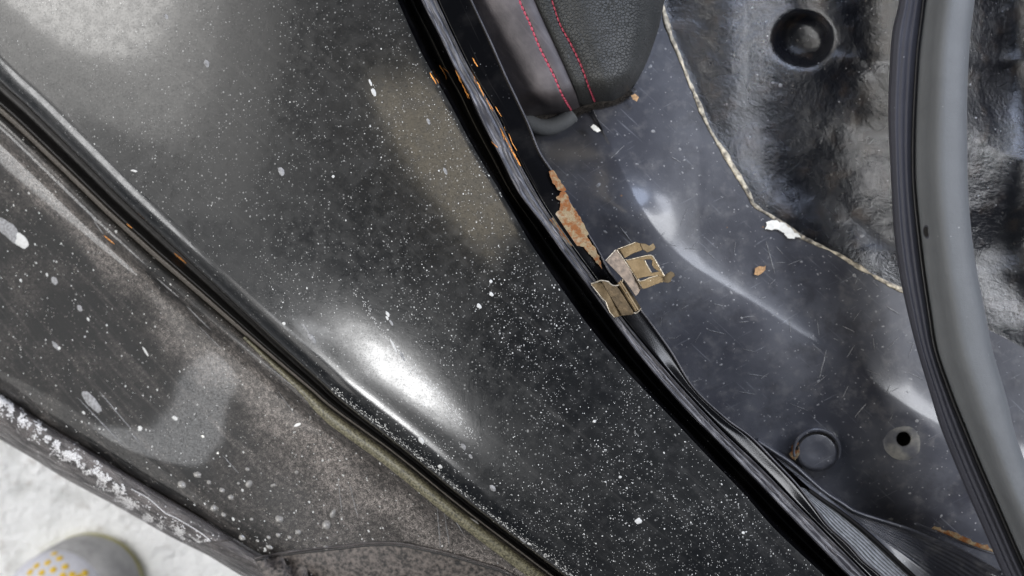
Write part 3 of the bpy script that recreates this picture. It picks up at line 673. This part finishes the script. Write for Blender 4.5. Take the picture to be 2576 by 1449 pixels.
while len(pts) < 3900 and tries < 60000:
    tries += 1; x = random.uniform(-30, 2150); y = random.uniform(-30, 1480)
    if random.random() > dens_panel(x, y): continue
    if fbm(x, y, 0.006, 3, 2.2)+0.6*fbm(x, y, 0.03, 2, 5.2) < random.uniform(-0.7, 0.6): continue
    p, nn = hit(panel, x, y)
    if p is None: continue
    r = U*min(3.2, 0.65+random.expovariate(3.1))
    pts.append((p, nn, r, random.uniform(0.8, 1.5), random.uniform(-1.6, -0.8), 0.6))
grains('dust_speck', pts, M['speck'], panel)
pts = []
for _ in range(2600):
    x = random.uniform(-30, 1380); y = random.uniform(300, 1480); p, nn = hit(step, x, y); q, _n = hit(panel, x, y)
    if p is None or (q is not None and q.z > p.z): continue
    pts.append((p, nn, U*min(5, 0.8+random.expovariate(1.3)), random.uniform(0.8, 1.6), random.uniform(-1.4, -0.6), 0.6))
grains('dust_speck', pts, M['speck'], step)
pts = []
for _ in range(1900):
    x = random.uniform(1320, 2600); y = random.uniform(-20, 1480); p, nn = hit(inner, x, y)
    if p is None: continue
    pts.append((p, nn, U*min(6, 0.9+random.expovariate(1.1)), random.uniform(0.7, 2.0), random.uniform(-1, 1), 0.5))
grains('dust_speck', pts, M['chalk'], inner)
pts = []
for _ in range(260):
    x = random.uniform(1660, 2600); y = random.uniform(-20, 900); p, nn = hit(arch, x, y); q, _n = hit(inner, x, y)
    if p is None or q is not None: continue
    pts.append((p, nn, U*min(6, 0.8+random.expovariate(1.2)), random.uniform(0.8, 1.8), random.uniform(-0.5, 0.5), 0.6))
grains('dust_speck', pts, M['chalk'], arch)
# light smears: low chalky ovals
def mark(px, py, L, w, ang, mat, parent, src, h=0.12, label=None):
    p, nn = hit(src, px, py)
    if p is None: return
    nn = Vector(nn).normalized()
    if nn.z < 0: nn = -nn
    a = Vector((math.cos(R(ang)), -math.sin(R(ang)), 0)); a = (a-nn*a.dot(nn)).normalized(); b = nn.cross(a)
    V = []; F = []; n = 20; sd = random.random()*9
    for ringi, (q, hh) in enumerate(((1.0, 0.02), (0.8, 0.6), (0.4, 1.0))):
        for k in range(n):
            t = 2*math.pi*k/n; j = q*(1+0.25*fbm(math.cos(t)*1.3, math.sin(t)*1.3, 1, 2, sd))
            V.append(tuple(p+a*(L*U*.5*j*math.cos(t))+b*(w*U*.5*j*math.sin(t))+nn*(w*U*h*hh+0.00003)))
    V.append(tuple(p+nn*(w*U*h+0.00003)))
    for r_ in range(2):
        for k in range(n): k2 = (k+1) % n; F.append((r_*n+k, r_*n+k2, (r_+1)*n+k2, (r_+1)*n+k))
    for k in range(n): F.append((2*n+k, 2*n+(k+1) % n, 3*n))
    o = link('water_mark' if mat != 'water' else 'water_droplet', V, F, M[mat], parent, loc=None if parent else p)
    return o
for x, y, L, w, an, mt in [(520, 160, 22, 14, 60, 'chalk'), (418, 42, 16, 10, 60, 'chalk'), (940, 232, 24, 10, 65, 'speck'), (932, 208, 20, 6, 65, 'speck'), (708, 432, 26, 16, 60, 'chalk'), (838, 444, 8, 8, 0, 'speck'),
        (1078, 306, 18, 8, 65, 'chalk'), (1120, 430, 20, 8, 65, 'chalk'), (784, 852, 30, 20, 50, 'chalk'), (768, 826, 34, 6, 50, 'chalk'), (714, 814, 10, 9, 0, 'speck'), (1060, 1108, 20, 14, 60, 'speck'),
        (1107, 1174, 13, 12, 0, 'speck'), (1166, 1124, 18, 12, 65, 'chalk'), (1240, 1228, 20, 12, 50, 'chalk'), (1184, 1148, 14, 8, 60, 'chalk'), (1332, 1368, 12, 9, 0, 'speck'), (1606, 1311, 17, 15, 0, 'speck'),
        (1236, 740, 12, 9, 50, 'speck'), (1205, 770, 14, 10, 50, 'speck'), (1235, 708, 8, 8, 0, 'speck'), (975, 790, 16, 8, 60, 'speck'), (984, 812, 18, 7, 60, 'chalk'), (990, 870, 36, 7, 62, 'speck'), (1012, 896, 26, 7, 60, 'chalk'),
        (974, 800, 12, 6, 60, 'speck'), (1340, 560, 10, 6, 60, 'speck'), (1560, 1200, 8, 6, 0, 'speck'), (338, 430, 22, 6, 10, 'speck'), (1495, 1060, 8, 7, 0, 'speck'), (1315, 1360, 22, 10, 50, 'chalk'), (1870, 1340, 8, 7, 0, 'speck')]:
    mark(x, y, L, w, an, mt, panel, panel, 0.10)
# long rub mark of dried residue down the panel
pts = []
rub = crv([(740, 480), (800, 570), (870, 690), (930, 780), (985, 870), (1040, 930), (1110, 1000), (1150, 1050), (1215, 1130)], 200)
for _ in range(420):
    i = int(random.triangular(60, 199, 165)); x, y = rub[i]+rng.normal(0, 4.5 if i < 110 else 8, 2); p, nn = hit(panel, x, y)
    if p is not None: pts.append((p, nn, U*random.uniform(0.6, 1.5), random.uniform(1, 2.2), -1.05, 0.5))
grains('residue_streak', pts, M['speck'], panel)
pts = []
for _ in range(1800):       # white powder collected along the rim where it nears the sill
    i = random.randint(0, NL-1)
    x, y = Eo[i]
    if x < 820: continue
    x, y = off(Eo, abs(random.gauss(0, 9))+6)[i] if _ % 30 == 0 else (x+abs(random.gauss(0, 8))*0.7+6, y-abs(random.gauss(0, 8))*0.8-3)
    p, nn = hit(panel, x, y)
    if p is not None and nn.z > 0.2: pts.append((p, nn, U*random.uniform(0.7, 2.2), random.uniform(1, 2), -0.7, 0.5))
grains('residue_streak', pts, M['speck'], panel)
# smears on the sill
for x, y, L, w, an, mt in [(22, 580, 110, 46, 40, 'chalk'), (52, 606, 60, 40, 45, 'speck'), (140, 870, 34, 14, 50, 'chalk'), (148, 876, 12, 10, 0, 'speck'), (366, 884, 30, 7, 55, 'speck'), (200, 775, 22, 16, 45, 'chalk'),
        (137, 706, 26, 20, 45, 'chalk'), (352, 1078, 14, 16, 50, 'speck'), (230, 1010, 90, 30, 45, 'chalk'), (228, 540, 60, 5, 50, 'chalk'), (250, 575, 50, 4, 55, 'chalk'), (440, 1052, 20, 12, 30, 'speck'),
        (510, 1098, 9, 7, 0, 'cream'), (748, 1069, 26, 8, -25, 'white'), (1190, 1312, 34, 12, 30, 'speck'), (548, 1140, 8, 5, 0, 'cream')]:
    mark(x, y, L, w, an, mt, step, step, 0.06)
sz = onz(step, 0.0001)
for k_, (x0, y0, x1, y1, w) in enumerate([(195, 1000, 310, 1120, 1.6), (250, 985, 330, 1080, 1.6), (330, 1090, 350, 1112, 1.4), (1100, 1275, 1108, 1380, 1.6), (1118, 1290, 1130, 1370, 1.4), (1140, 1300, 1170, 1350, 1.2),
        (700, 985, 740, 1040, 1.2), (560, 1145, 600, 1190, 1.0), (395, 700, 450, 748, 2), (470, 770, 530, 830, 2.2), (500, 820, 560, 880, 1.2), (850, 1200, 860, 1290, 0.9), (880, 1220, 900, 1300, 0.9)]):
    scratch(x0, y0, x1, y1, w, step, sz, 'chalk', 70+k_)

# droplets: standing beads on the sill, each a thing of its own
DR = [(458, 1219, 27, 22, 'large round water bead below the grey sheen on the sill, leftmost of the beads'),
      (497, 1194, 26, 18, 'tilted water bead on the sill just above and right of the leftmost bead'),
      (538, 1278, 20, 20, 'round water bead standing alone midway down the sill'),
      (581, 1251, 18, 16, 'round water bead right of the centre pair of beads on the middle of the sill'), (559, 1233, 18, 14, None), (526, 1213, 14, 12, None), (563, 1295, 18, 12, None), (627, 1218, 20, 22, 'tall water bead highest on the sill, just under the dark band below the grey sheen'), (610, 1352, 22, 16, 'wide water bead on the brown lower edge of the sill'),
      (702, 1306, 24, 20, 'large water bead in the right part of the sill with a pale drip beside it'), (821, 1320, 24, 24, 'largest water bead at the right, beside an elongated bead'), (838, 1292, 16, 28, 'elongated water bead at the far right of the sill'),
      (678, 1376, 22, 12, 'flat wide water bead at the lowest edge of the sill near the arch lip line'), (750, 1338, 18, 14, 'oval water bead in the low cluster, rightmost before the gap to the far right pair'), (700, 1346, 14, 12, None), (728, 1352, 14, 10, None), (676, 1352, 14, 10, None), (690, 1220, 10, 9, None), (746, 1188, 12, 10, None), (685, 1222, 10, 10, None),
      (622, 1180, 14, 10, None), (648, 1360, 12, 8, None), (820, 1378, 20, 12, 'flat water bead just above the curved arch lip line, below the far right pair'), (600, 1216, 10, 8, None), (633, 1306, 12, 9, None), (796, 1380, 18, 9, None)]
for x, y, L, w, lab in DR:
    o = mark(x, y, L, w, 20, 'water', None, step, 0.5)
    if o: tag(o, lab or 'small clear water bead on the dusty brown sill among the larger beads', 'water drop', 'water beads drying on the sill')

# white scale crust along the sill cover
pts = []
cr1 = crv([(-20, 985), (60, 1055), (130, 1110), (200, 1160), (290, 1228), (350, 1290), (420, 1320), (470, 1350), (520, 1378), (546, 1395)], 300)
for _ in range(9000):
    i = random.randint(0, 299); wd = random.choice((9, 14, 26))
    x, y = cr1[i]+rng.normal(0, wd*0.6, 2)+np.array([-5, 5])*(wd > 20)
    if fbm(x, y, 0.035, 3, 7.7) < random.uniform(-0.15, 0.45): continue
    p, nn = hit(trim, x, y)
    if p is not None: pts.append((p, nn, U*random.uniform(1.0, 3.2), random.uniform(0.8, 2), -0.6, 0.7))
grains('white_crust', pts, M['glint'], trim)
wl = crv([(330, 1230), (375, 1255), (415, 1290), (440, 1302), (480, 1325), (512, 1346), (530, 1362)], 50)
tz = anyz(['sill_cover', 'sill_cover.001'], 0.0001)
tube('crust_edge', [P(p[0], p[1], tz(p[0], p[1])) for p in wl], 0.0003, M['glint'], trim, 5)

# ------------------------------------------------------------------ spring clip on the flange
def cz(x, y): return ((2200+x/3.623)*0.62891, (900+y/3.623)*0.62891)
clip = empty('spring_clip', P(1560, 715, 0.003), 'bent tarnished brass-coloured spring clip hooked over the black pillar flange below the rust', 'clip')
def zpl(x, y, x0, y0, x1, y1, z0, z1):     # height varies along the direction (x0,y0)->(x1,y1)
    t = ((x-x0)*(x1-x0)+(y-y0)*(y1-y0))/((x1-x0)**2+(y1-y0)**2); return z0+(z1-z0)*t
q = [cz(*a) for a in ((805, 515), (950, 358), (985, 352), (1345, 905), (1310, 940), (1285, 990), (1240, 1030), (1090, 815), (1050, 770))]
a0, a1 = cz(900, 760), cz(1150, 620)
sheet('base_plate', q, lambda x, y: zpl(x, y, *a0, *a1, 0.0120, 0.0075), 0.0009, M['pinkbrass'], clip)
tz1 = lambda x, y: zpl(x, y, *cz(1150, 640), *cz(1600, 500), 0.0075, 0.0165)
mid = [cz(*a) for a in ((1080, 488), (1092, 502), (1130, 506), (1280, 470), (1420, 438), (1478, 440), (1500, 462), (1580, 600), (1662, 745), (1640, 752), (1560, 735), (1400, 750), (1285, 775), (1270, 790))]
win = [(lambda p: (p[0]+(p[0]-cz(1465, 595)[0])*0.22, p[1]+(p[1]-cz(1465, 595)[1])*0.10))(cz(*a)) for a in ((1378, 512), (1460, 505), (1482, 530), (1470, 570), (1500, 625), (1560, 665), (1475, 685), (1440, 630))]
sheet('catch_plate', mid, tz1, 0.0007, M['brass'], clip, holes=[win])
arm1 = [cz(*a) for a in ((975, 352), (1060, 320), (1240, 248), (1300, 262), (1300, 262), (1340, 360), (1330, 368), (1200, 415), (1085, 482))]
arm1 = [p for i, p in enumerate(arm1) if i == 0 or p != arm1[i-1]]
sheet('spring_arm', arm1, tz1, 0.0007, M['brass'], clip)
sheet('arm_tip', [cz(*a) for a in ((1302, 262), (1380, 268), (1440, 300), (1498, 262), (1534, 325), (1500, 368), (1405, 403), (1372, 372), (1342, 360))], lambda x, y: zpl(x, y, *cz(1320, 300), *cz(1520, 320), 0.0115, 0.0075), 0.0007, M['brass'], clip)
arm2 = [cz(*a) for a in ((1275, 785), (1290, 812), (1330, 808), (1450, 760), (1560, 732), (1612, 730), (1640, 828), (1600, 835), (1400, 915), (1345, 925), (1335, 905))]
sheet('spring_arm', arm2, lambda x, y: tz1(x, y)-0.0002, 0.0007, M['brass'], clip)
sheet('arm_tip', [cz(*a) for a in ((1614, 730), (1650, 740), (1700, 700), (1752, 670), (1800, 695), (1812, 738), (1775, 762), (1752, 820), (1712, 840), (1642, 828))], lambda x, y: zpl(x, y, *cz(1600, 780), *cz(1800, 700), 0.0155, 0.0095), 0.0007, M['brass'], clip)
# rolled hook: a sheet bent round, then the clamping leaf lying back on the flange
A0, A1 = np.array(cz(960, 862)), np.array(cz(1212, 1272)); B0, B1 = np.array(cz(1060, 775)), np.array(cz(1325, 1208))
def hook(name, thick_off):
    V = []; nL = 10; nA = 18; F = []
    for i in range(nL):
        t = i/(nL-1); a = A0*(1-t)+A1*t; b = B0*(1-t)+B1*t; c = (a+b)/2; h = (b-a)/2
        for k in range(nA):
            an = R(-150+330*k/(nA-1)) if False else R(200-290*k/(nA-1))
            rr = 1-thick_off
            V.append(P(c[0]+h[0]*math.cos(an)*rr, c[1]+h[1]*math.cos(an)*rr, 0.0048+0.0042*math.sin(an)*rr))
    return V, nL, nA
V1, nL, nA = hook('o', 0.0); V2, _, _ = hook('i', 0.22)
V = V1+V2; N1 = len(V1); F = []
for i in range(nL-1):
    for k in range(nA-1):
        f = (i*nA+k, (i+1)*nA+k, (i+1)*nA+k+1, i*nA+k+1); F.append(f); F.append(tuple(N1+j for j in f[::-1]))
for k in range(nA-1):
    F.append((k, k+1, N1+k+1, N1+k)); e = (nL-1)*nA; F.append((e+k+1, e+k, N1+e+k, N1+e+k+1))
for i in range(nL-1):
    F.append((i*nA, N1+i*nA, N1+(i+1)*nA, (i+1)*nA)); F.append((i*nA+nA-1, (i+1)*nA+nA-1, N1+(i+1)*nA+nA-1, N1+i*nA+nA-1))
o = link('hook_bend', V, F, M['brass'], clip, autosharp=40)
bm = bmesh.new(); bm.from_mesh(o.data); bmesh.ops.recalc_face_normals(bm, faces=bm.faces); bm.to_mesh(o.data); bm.free()
leafz = lambda x, y: zpl(x, y, *cz(960, 880), *cz(800, 960), 0.0075, 0.0040)
sheet('clamp_leaf', [cz(*a) for a in ((735, 808), (840, 828), (880, 862), (968, 882), (1100, 1080), (1218, 1272), (1190, 1300), (1150, 1305), (1046, 1312), (900, 1075))], leafz, 0.0009, M['leafdark'], clip)  # darker steel here: the leaf's dark reflection is put into the colour
sheet('clamp_lip', [cz(*a) for a in ((732, 808), (897, 1076), (1043, 1312), (970, 1335), (935, 1340), (900, 1310), (868, 1262), (838, 1190), (808, 1110), (760, 1072), (720, 1010), (660, 935), (615, 885), (597, 855), (650, 832))],
      lambda x, y: zpl(x, y, *cz(830, 960), *cz(700, 1000), 0.0046, 0.0056), 0.0007, M['brass'], clip)
sheet('leaf_edge', rough_poly([cz(*a) for a in ((690, 808), (740, 800), (850, 812), (890, 850), (900, 868), (870, 862), (838, 828), (735, 812))], 1, 5), lambda x, y: 0.0068, 0.0022, M['brass'], clip)

M['edge'] = m_simple('edge_highlight_metal', (0.46, 0.40, 0.31), 0.35, 0.6, ns=700, var=0.4)  # pale metal for highlights drawn as thin tubes along the clip's edges
def rim_line(parts, zf, rad=0.00026, lift=0.0001):
    tube('edge_highlight', [P(x, y, zf(x, y)+lift) for x, y in crv([cz(*a) for a in parts], 40)], rad, M['edge'], clip, 5)
rim_line([(1092, 500), (1130, 505), (1280, 470), (1420, 440), (1476, 442)], tz1)
rim_line([(1478, 442), (1500, 465), (1580, 600), (1660, 742)], tz1, 0.00032)
rim_line([(1375, 512), (1405, 575), (1440, 632), (1470, 684)], tz1)
rim_line([(1285, 782), (1290, 806), (1330, 810), (1450, 764), (1560, 734)], tz1)
rim_line([(975, 352), (1060, 320), (1160, 282), (1240, 250)], tz1)
rim_line([(962, 360), (1060, 490), (1200, 690), (1338, 905)], lambda x, y: zpl(x, y, *a0, *a1, 0.0120, 0.0075), 0.00022)
rim_line([(806, 516), (880, 435), (952, 358)], lambda x, y: zpl(x, y, *a0, *a1, 0.0120, 0.0075))
rim_line([(597, 852), (660, 832), (735, 806), (840, 822), (880, 860), (930, 880), (1000, 868), (1050, 820), (1058, 782)], lambda x, y: 0.0082, 0.0004)
rim_line([(1212, 1276), (1260, 1272), (1320, 1212)], lambda x, y: 0.0085, 0.0003)
rim_line([(600, 862), (660, 940), (720, 1015), (765, 1075), (808, 1112), (838, 1192), (870, 1265), (935, 1340)], lambda x, y: 0.0056, 0.00024)
# ------------------------------------------------------------------ weatherstrip
wl_ = [(2285, -260), (2272, -120), (2265, 0), (2248, 83), (2240, 200), (2238, 300), (2242, 400), (2246, 483), (2252, 583), (2265, 683), (2285, 783), (2310, 883), (2345, 999), (2368, 1073), (2405, 1166), (2442, 1253), (2485, 1350), (2528, 1449), (2600, 1600), (2700, 1760)]
wd_ = [(2345, -260), (2330, -120), (2322, 0), (2308, 117), (2302, 200), (2297, 300), (2295, 400), (2298, 483), (2308, 583), (2320, 683), (2335, 783), (2352, 883), (2392, 999), (2422, 1073), (2460, 1166), (2498, 1253), (2540, 1350), (2585, 1449), (2665, 1600), (2770, 1760)]
wr_ = [(2475, -260), (2460, -120), (2452, 0), (2442, 83), (2435, 200), (2433, 300), (2434, 400), (2436, 483), (2444, 583), (2458, 683), (2478, 783), (2498, 883), (2532, 999), (2552, 1083), (2580, 1166), (2610, 1253), (2655, 1350), (2700, 1449), (2790, 1600), (2900, 1760)]
NW = 160
Wl, Wd, Wr = crv(wl_, NW), crv(wd_, NW), crv(wr_, NW)
strip = empty('weatherstrip', P(2360, 700, 0.02), 'loose grey rubber door weatherstrip with dark ribbed lip hanging down the right side', 'weatherstrip')
rows = []
zc = -0.010
for k in range(28):
    a = R(180-360*k/28); u = 0.5+0.5*math.cos(a); dz = 0.0125*math.sin(a)
    if dz > 0: dz = 0.0200*float(np.interp(u, [0, 0.08, 0.20, 0.32, 0.42, 0.52, 0.7, 0.88, 0.96, 1], [0, 0.10, 0.32, 0.64, 0.92, 0.99, 1.0, 0.95, 0.75, 0]))
    rows.append((mixc(Wd, Wr, u), zc+dz))
bulb = loft('bulb', rows, M['bulb'], strip, 1, closed=True)
LZ = -0.020
rows = [(mixc(Wd, Wr, 0.25), 0.004), (off(Wd, 2), 0.012), (off(Wd, -2), 0.0125), (off(Wd, -5), 0.0135), (mixc(Wl, Wd, .75), 0.0150), (mixc(Wl, Wd, .66), 0.0143), (mixc(Wl, Wd, .5), 0.0150), (mixc(Wl, Wd, .36), 0.0141), (mixc(Wl, Wd, .26), 0.0146), (mixc(Wl, Wd, .12), 0.0128),
        (mixc(Wl, Wd, .04), 0.0115), (Wl, 0.0085), (off(Wl, 3), 0.004), (mixc(Wd, Wr, 0.15), -0.002)]
loft('sealing_lip', [(c_, z_+LZ) for c_, z_ in rows], M['lip'], strip, 3)
tube('lip_groove', [P(p[0]+1, p[1], 0.0126+LZ) for p in Wd], 0.0007, M['groove'], strip, 6)
def vent(cx, cy, rx, ry, nm):
    p, nn = hit(bulb, cx, cy); nn = Vector(nn)
    if nn.z < 0: nn = -nn
    a = nn.cross(Vector((0, 1, 0))).normalized(); b = nn.cross(a); V = []; F = []; n = 24
    prof = ((1.35, 0.00002), (1.15, 0.0004), (1.0, 0.0002), (0.95, 0.00012), (0.0, 0.0001))
    for q, h in prof:
        for k in range(n): t = 2*math.pi*k/n; V.append(tuple(p+a*rx*U*q*math.cos(t)+b*ry*U*q*math.sin(t)+nn*h))
    F1 = [(i*n+k, i*n+(k+1) % n, (i+1)*n+(k+1) % n, (i+1)*n+k) for i in range(2) for k in range(n)]
    link(nm+'_rim', V, F1, M['lip'], bulb)
    F2 = [(i*n+k, i*n+(k+1) % n, (i+1)*n+(k+1) % n, (i+1)*n+k) for i in range(2, 4) for k in range(n)]
    link(nm, V, F2, M['hole'], bulb)
vent(2331, 583, 10, 13, 'vent_hole')

# ------------------------------------------------------------------ leather seat
seat = empty('leather_seat', P(1450, 100, -0.03), 'corner of a black leather seat bolster with two red stitched seams and a felt underside', 'car seat')
NS = 90
s0 = crv([(1060, -260), (1130, -80), (1200, 100), (1260, 230), (1326, 312)], NS)
s0b = crv([(1130, -260), (1185, -80), (1250, 70), (1310, 190), (1366, 296)], NS)
s1 = crv([(1230, -260), (1280, -80), (1306, 0), (1333, 60), (1359, 123), (1393, 190), (1413, 237), (1437, 280)], NS)
s2 = crv([(1262, -260), (1318, -80), (1346, 0), (1376, 67), (1406, 133), (1439, 207), (1462, 268)], NS)
s3 = crv([(1310, -260), (1362, -80), (1389, 0), (1409, 60), (1436, 110), (1463, 167), (1483, 223), (1496, 258)], NS)
s4 = crv([(1420, -260), (1460, -80), (1480, 0), (1500, 80), (1520, 160), (1545, 252)], NS)
s5 = crv([(1550, -260), (1572, -80), (1580, 0), (1585, 80), (1580, 160), (1570, 238)], NS)
s6 = crv([(1690, -260), (1676, -80), (1668, 0), (1655, 67), (1634, 130), (1612, 180), (1590, 222)], NS)
s6b = crv([(1694, -260), (1680, -80), (1671, 0), (1657, 69), (1636, 134), (1613, 186), (1588, 228)], NS)
tt = np.linspace(0, 1, NS); endz = -0.030*np.clip((tt-0.86)/0.14, 0, 1)**2.6
vin = loft('side_cover', [(s0, -0.030+endz), (s0b, -0.022+endz), (mixc(s0b, s1, .5), -0.017+endz), (off(s1, -5), -0.0155+endz), (s1, -0.0165+endz), (off(s1, 5), -0.015+endz), (mixc(s1, s2, .6), -0.0150+endz), (off(s2, -3), -0.0165+endz), (off(s2, 0), -0.019+endz)], M['vinyl'], seat, 4)
lea = loft('top_cover', [(off(s2, 0), -0.019+endz), (off(s2, 3), -0.0160+endz), (mixc(s2, s3, .4), -0.0140+endz), (off(s3, -5), -0.0138+endz), (s3, -0.0150+endz), (off(s3, 6), -0.0125+endz), (mixc(s3, s4, .5), -0.0095+endz), (s4, -0.0085+endz), (s5, -0.013+endz), (mixc(s5, s6, .6), -0.021+endz*.8), (s6, -0.033+endz*.6), (s6b, -0.048)], M['leather'], seat, 5)
tube('welt_seam', [P(p[0], p[1], -0.0178+e) for p, e in zip(s2, endz)], 0.0006, M['groove'], seat, 6)
# stitches: one shared mesh, one object each
me_st = None
def stitch_line(c, zoff, cover, n0):
    global me_st
    pts = [Vector(P(p[0], p[1], z)) for p, z in zip(c, zoff)]
    L = [0.0]
    for a, b in zip(pts[:-1], pts[1:]): L.append(L[-1]+(b-a).length)
    step_l = 0.0029; nn = int(L[-1]/step_l)
    def at(sv):
        i = min(max(np.searchsorted(L, sv)-1, 0), len(pts)-2); t_ = (sv-L[i])/(L[i+1]-L[i]); return pts[i].lerp(pts[i+1], t_)
    for j in range(nn):
        a, b = at(j*step_l), at((j+0.86)*step_l)
        if a.y > P(0, -60, 0)[1]: continue
        if me_st is None:
            V = []; F = []; ns, na = 7, 6
            for i in range(ns):
                u = i/(ns-1); r = 0.00075*math.sin(math.pi*(0.12+0.76*u))**0.5
                for k in range(na):
                    an = 2*math.pi*k/na; V.append(((u-0.5)*0.0026, r*math.cos(an), r*math.sin(an)*0.8+0.0003*math.sin(math.pi*u)))
            for i in range(ns-1):
                for k in range(na): F.append((i*na+k, i*na+(k+1) % na, (i+1)*na+(k+1) % na, (i+1)*na+k))
            F.append(tuple(range(na))[::-1]); F.append(tuple((ns-1)*na+k for k in range(na)))
            me_st = bpy.data.meshes.new('stitch'); me_st.from_pydata(V, [], F); me_st.polygons.foreach_set('use_smooth', [True]*len(me_st.polygons)); me_st.materials.append(M['thread'])
        o = bpy.data.objects.new('stitch', me_st); COL.objects.link(o); o.parent = cover
        o.location = (a+b)/2-wloc(cover); d = (b-a).normalized()
        o.rotation_euler = (random.uniform(-.2, .2), -math.asin(max(-1, min(1, d.z))), math.atan2(d.y, d.x)+random.uniform(-0.12, 0.12))
stitch_line(s1, -0.0160+endz, vin, 0); stitch_line(s3, -0.0146+endz, lea, 0)
# felt edge below the covers
pts = []; V = []; F = []
fe = crv([(1326, 312), (1340, 318), (1366, 310), (1409, 300), (1443, 290), (1476, 272), (1526, 262), (1559, 250), (1588, 228)], 80)
loft('felt_pad', [(off(fe, 26), -0.046), (off(fe, 8), -0.046), (off(fe, 0), -0.047), (off(fe, -5), -0.049), (off(fe, -8), -0.053), (off(fe, 4), -0.058)], M['felt'], seat, 3)
V = []; F = []
for _ in range(2600):
    i = random.randint(0, 79); x, y = fe[i]; x += random.gauss(0, 5); y += random.uniform(-8, 8); z = -0.0485-0.0006*max(0, (y-fe[i][1])); an = random.uniform(0, 6.28); l = random.uniform(3, 9)
    a = Vector(P(x, y, z+random.uniform(0, .003))); b = Vector(P(x+l*math.cos(an), y+l*math.sin(an)*0.7+1.5, z+random.uniform(-.002, .003))); w = Vector((0.00012, 0.00012, 0.0001))
    s_ = len(V); V += [tuple(a-w), tuple(a+w), tuple(b)]; F.append((s_, s_+1, s_+2))
o = link('felt_fibre', V, F, M['felt'], seat); o['kind'] = 'stuff'
# bright round of the seat rail end under the felt
rp = crv([(1300, 296), (1345, 322), (1380, 326), (1415, 312), (1440, 292)], 30)
o = tube('seat_bracket', [P(p[0], p[1]-6, -0.047) for p in rp], 0.0046, M['bulb'], None, 14, loc=P(1370, 320, -0.047))
tag(o, 'curved glossy pale bracket end peeping out below the seat felt', 'bracket')

# ------------------------------------------------------------------ small loose things
o = sheet('dry_leaf', rough_poly([(1897, 690), (1900, 676), (1910, 669), (1922, 671), (1928, 668), (1926, 678), (1918, 686), (1908, 693)], 1.5, 4), lambda x, y: zt(x, y)+0.0016+0.00004*(x-1900), 0.0003, M['brownleaf'], None, loc=P(1910, 680, -0.05))
tag(o, 'tiny dry tan leaf fragment lying on the blue-grey inner panel', 'leaf')
o = sheet('dirt_flake', rough_poly([(1588, 240), (1598, 236), (1608, 244), (1602, 255), (1592, 250)], 1.5, 3), lambda x, y: -0.0475, 0.0003, M['brownleaf'], None, loc=P(1598, 245, -0.048))
tag(o, 'small tan dirt flake on the inner panel just right of the seat felt', 'flake')
o = sheet('paint_flake', rough_poly([(1486, 320), (1494, 313), (1506, 322), (1512, 328), (1504, 332), (1494, 328)], 1.5, 3), lambda x, y: -0.0475, 0.0003, M['cream'], None, loc=P(1498, 322, -0.048))
tag(o, 'small cream paint flake on the inner panel below the seat corner', 'flake')

# ------------------------------------------------------------------ shoe on the floor
shoe = empty('shoe', P(170, 1500, floor_z), 'white mesh shoe toe with yellow dots and a yellow-green rim on the pale floor', 'shoe')
cx, cy = P(162, 1512, floor_z+0.05)[:2]; rx, ry = 0.054, 0.050
def dome(name, sc, z0, hgt, mat, pw=2.0, dx=0.0, dy=0.0, lo=1.0):
    V = []; F = []; n = 56; prof = [(1.0, -1.0), (1.0, 0.0)]+[(math.cos(R(a)), math.sin(R(a))) for a in range(8, 90, 9)]+[(0.01, 1)]
    for q, h in prof:
        for k in range(n):
            a = 2*math.pi*k/n; V.append((cx+dx+sc*rx*q*math.cos(a), cy+dy+sc*ry*q*math.sin(a)*(1.0 if math.sin(a) > 0 else 1.7), z0+hgt*h if h >= 0 else z0-lo*0.02))
    for i in range(len(prof)-1):
        for k in range(n): F.append((i*n+k, i*n+(k+1) % n, (i+1)*n+(k+1) % n, (i+1)*n+k))
    return link(name, V, F, mat, shoe)
dome('sole', 0.99, floor_z+0.020, 0.004, M['rim'], dx=-0.0012, dy=-0.0005)
dome('toe_bumper', 1.0, floor_z+0.030, 0.034, M['shoegrey'])
toe = dome('mesh_upper', 0.93, floor_z+0.043, 0.034, M['shoe'], dx=-0.007, dy=-0.001)
for x, y in [(137, 1393), (120, 1416), (150, 1405), (164, 1426), (134, 1434), (105, 1441), (181, 1446), (213, 1442), (92, 1424), (76, 1440), (158, 1448), (198, 1452)]:
    p, nn = hit(toe, x, y)
    if p is None: continue
    V = []; F = []; n = 14
    a_ = nn.cross(Vector((0, 1, 0))).normalized(); b_ = nn.cross(a_)
    for q, h in ((1.0, 0.0003), (0.75, 0.0008), (0.0, 0.0008)):
        for k in range(n): t_ = 2*math.pi*k/n; V.append(tuple(p+(a_*math.cos(t_)+b_*math.sin(t_))*0.0030*q+nn*h))
    for i in range(2):
        for k in range(n): F.append((i*n+k, i*n+(k+1) % n, (i+1)*n+(k+1) % n, (i+1)*n+k))
    link('yellow_dot', V, F, M['yellow'], toe)
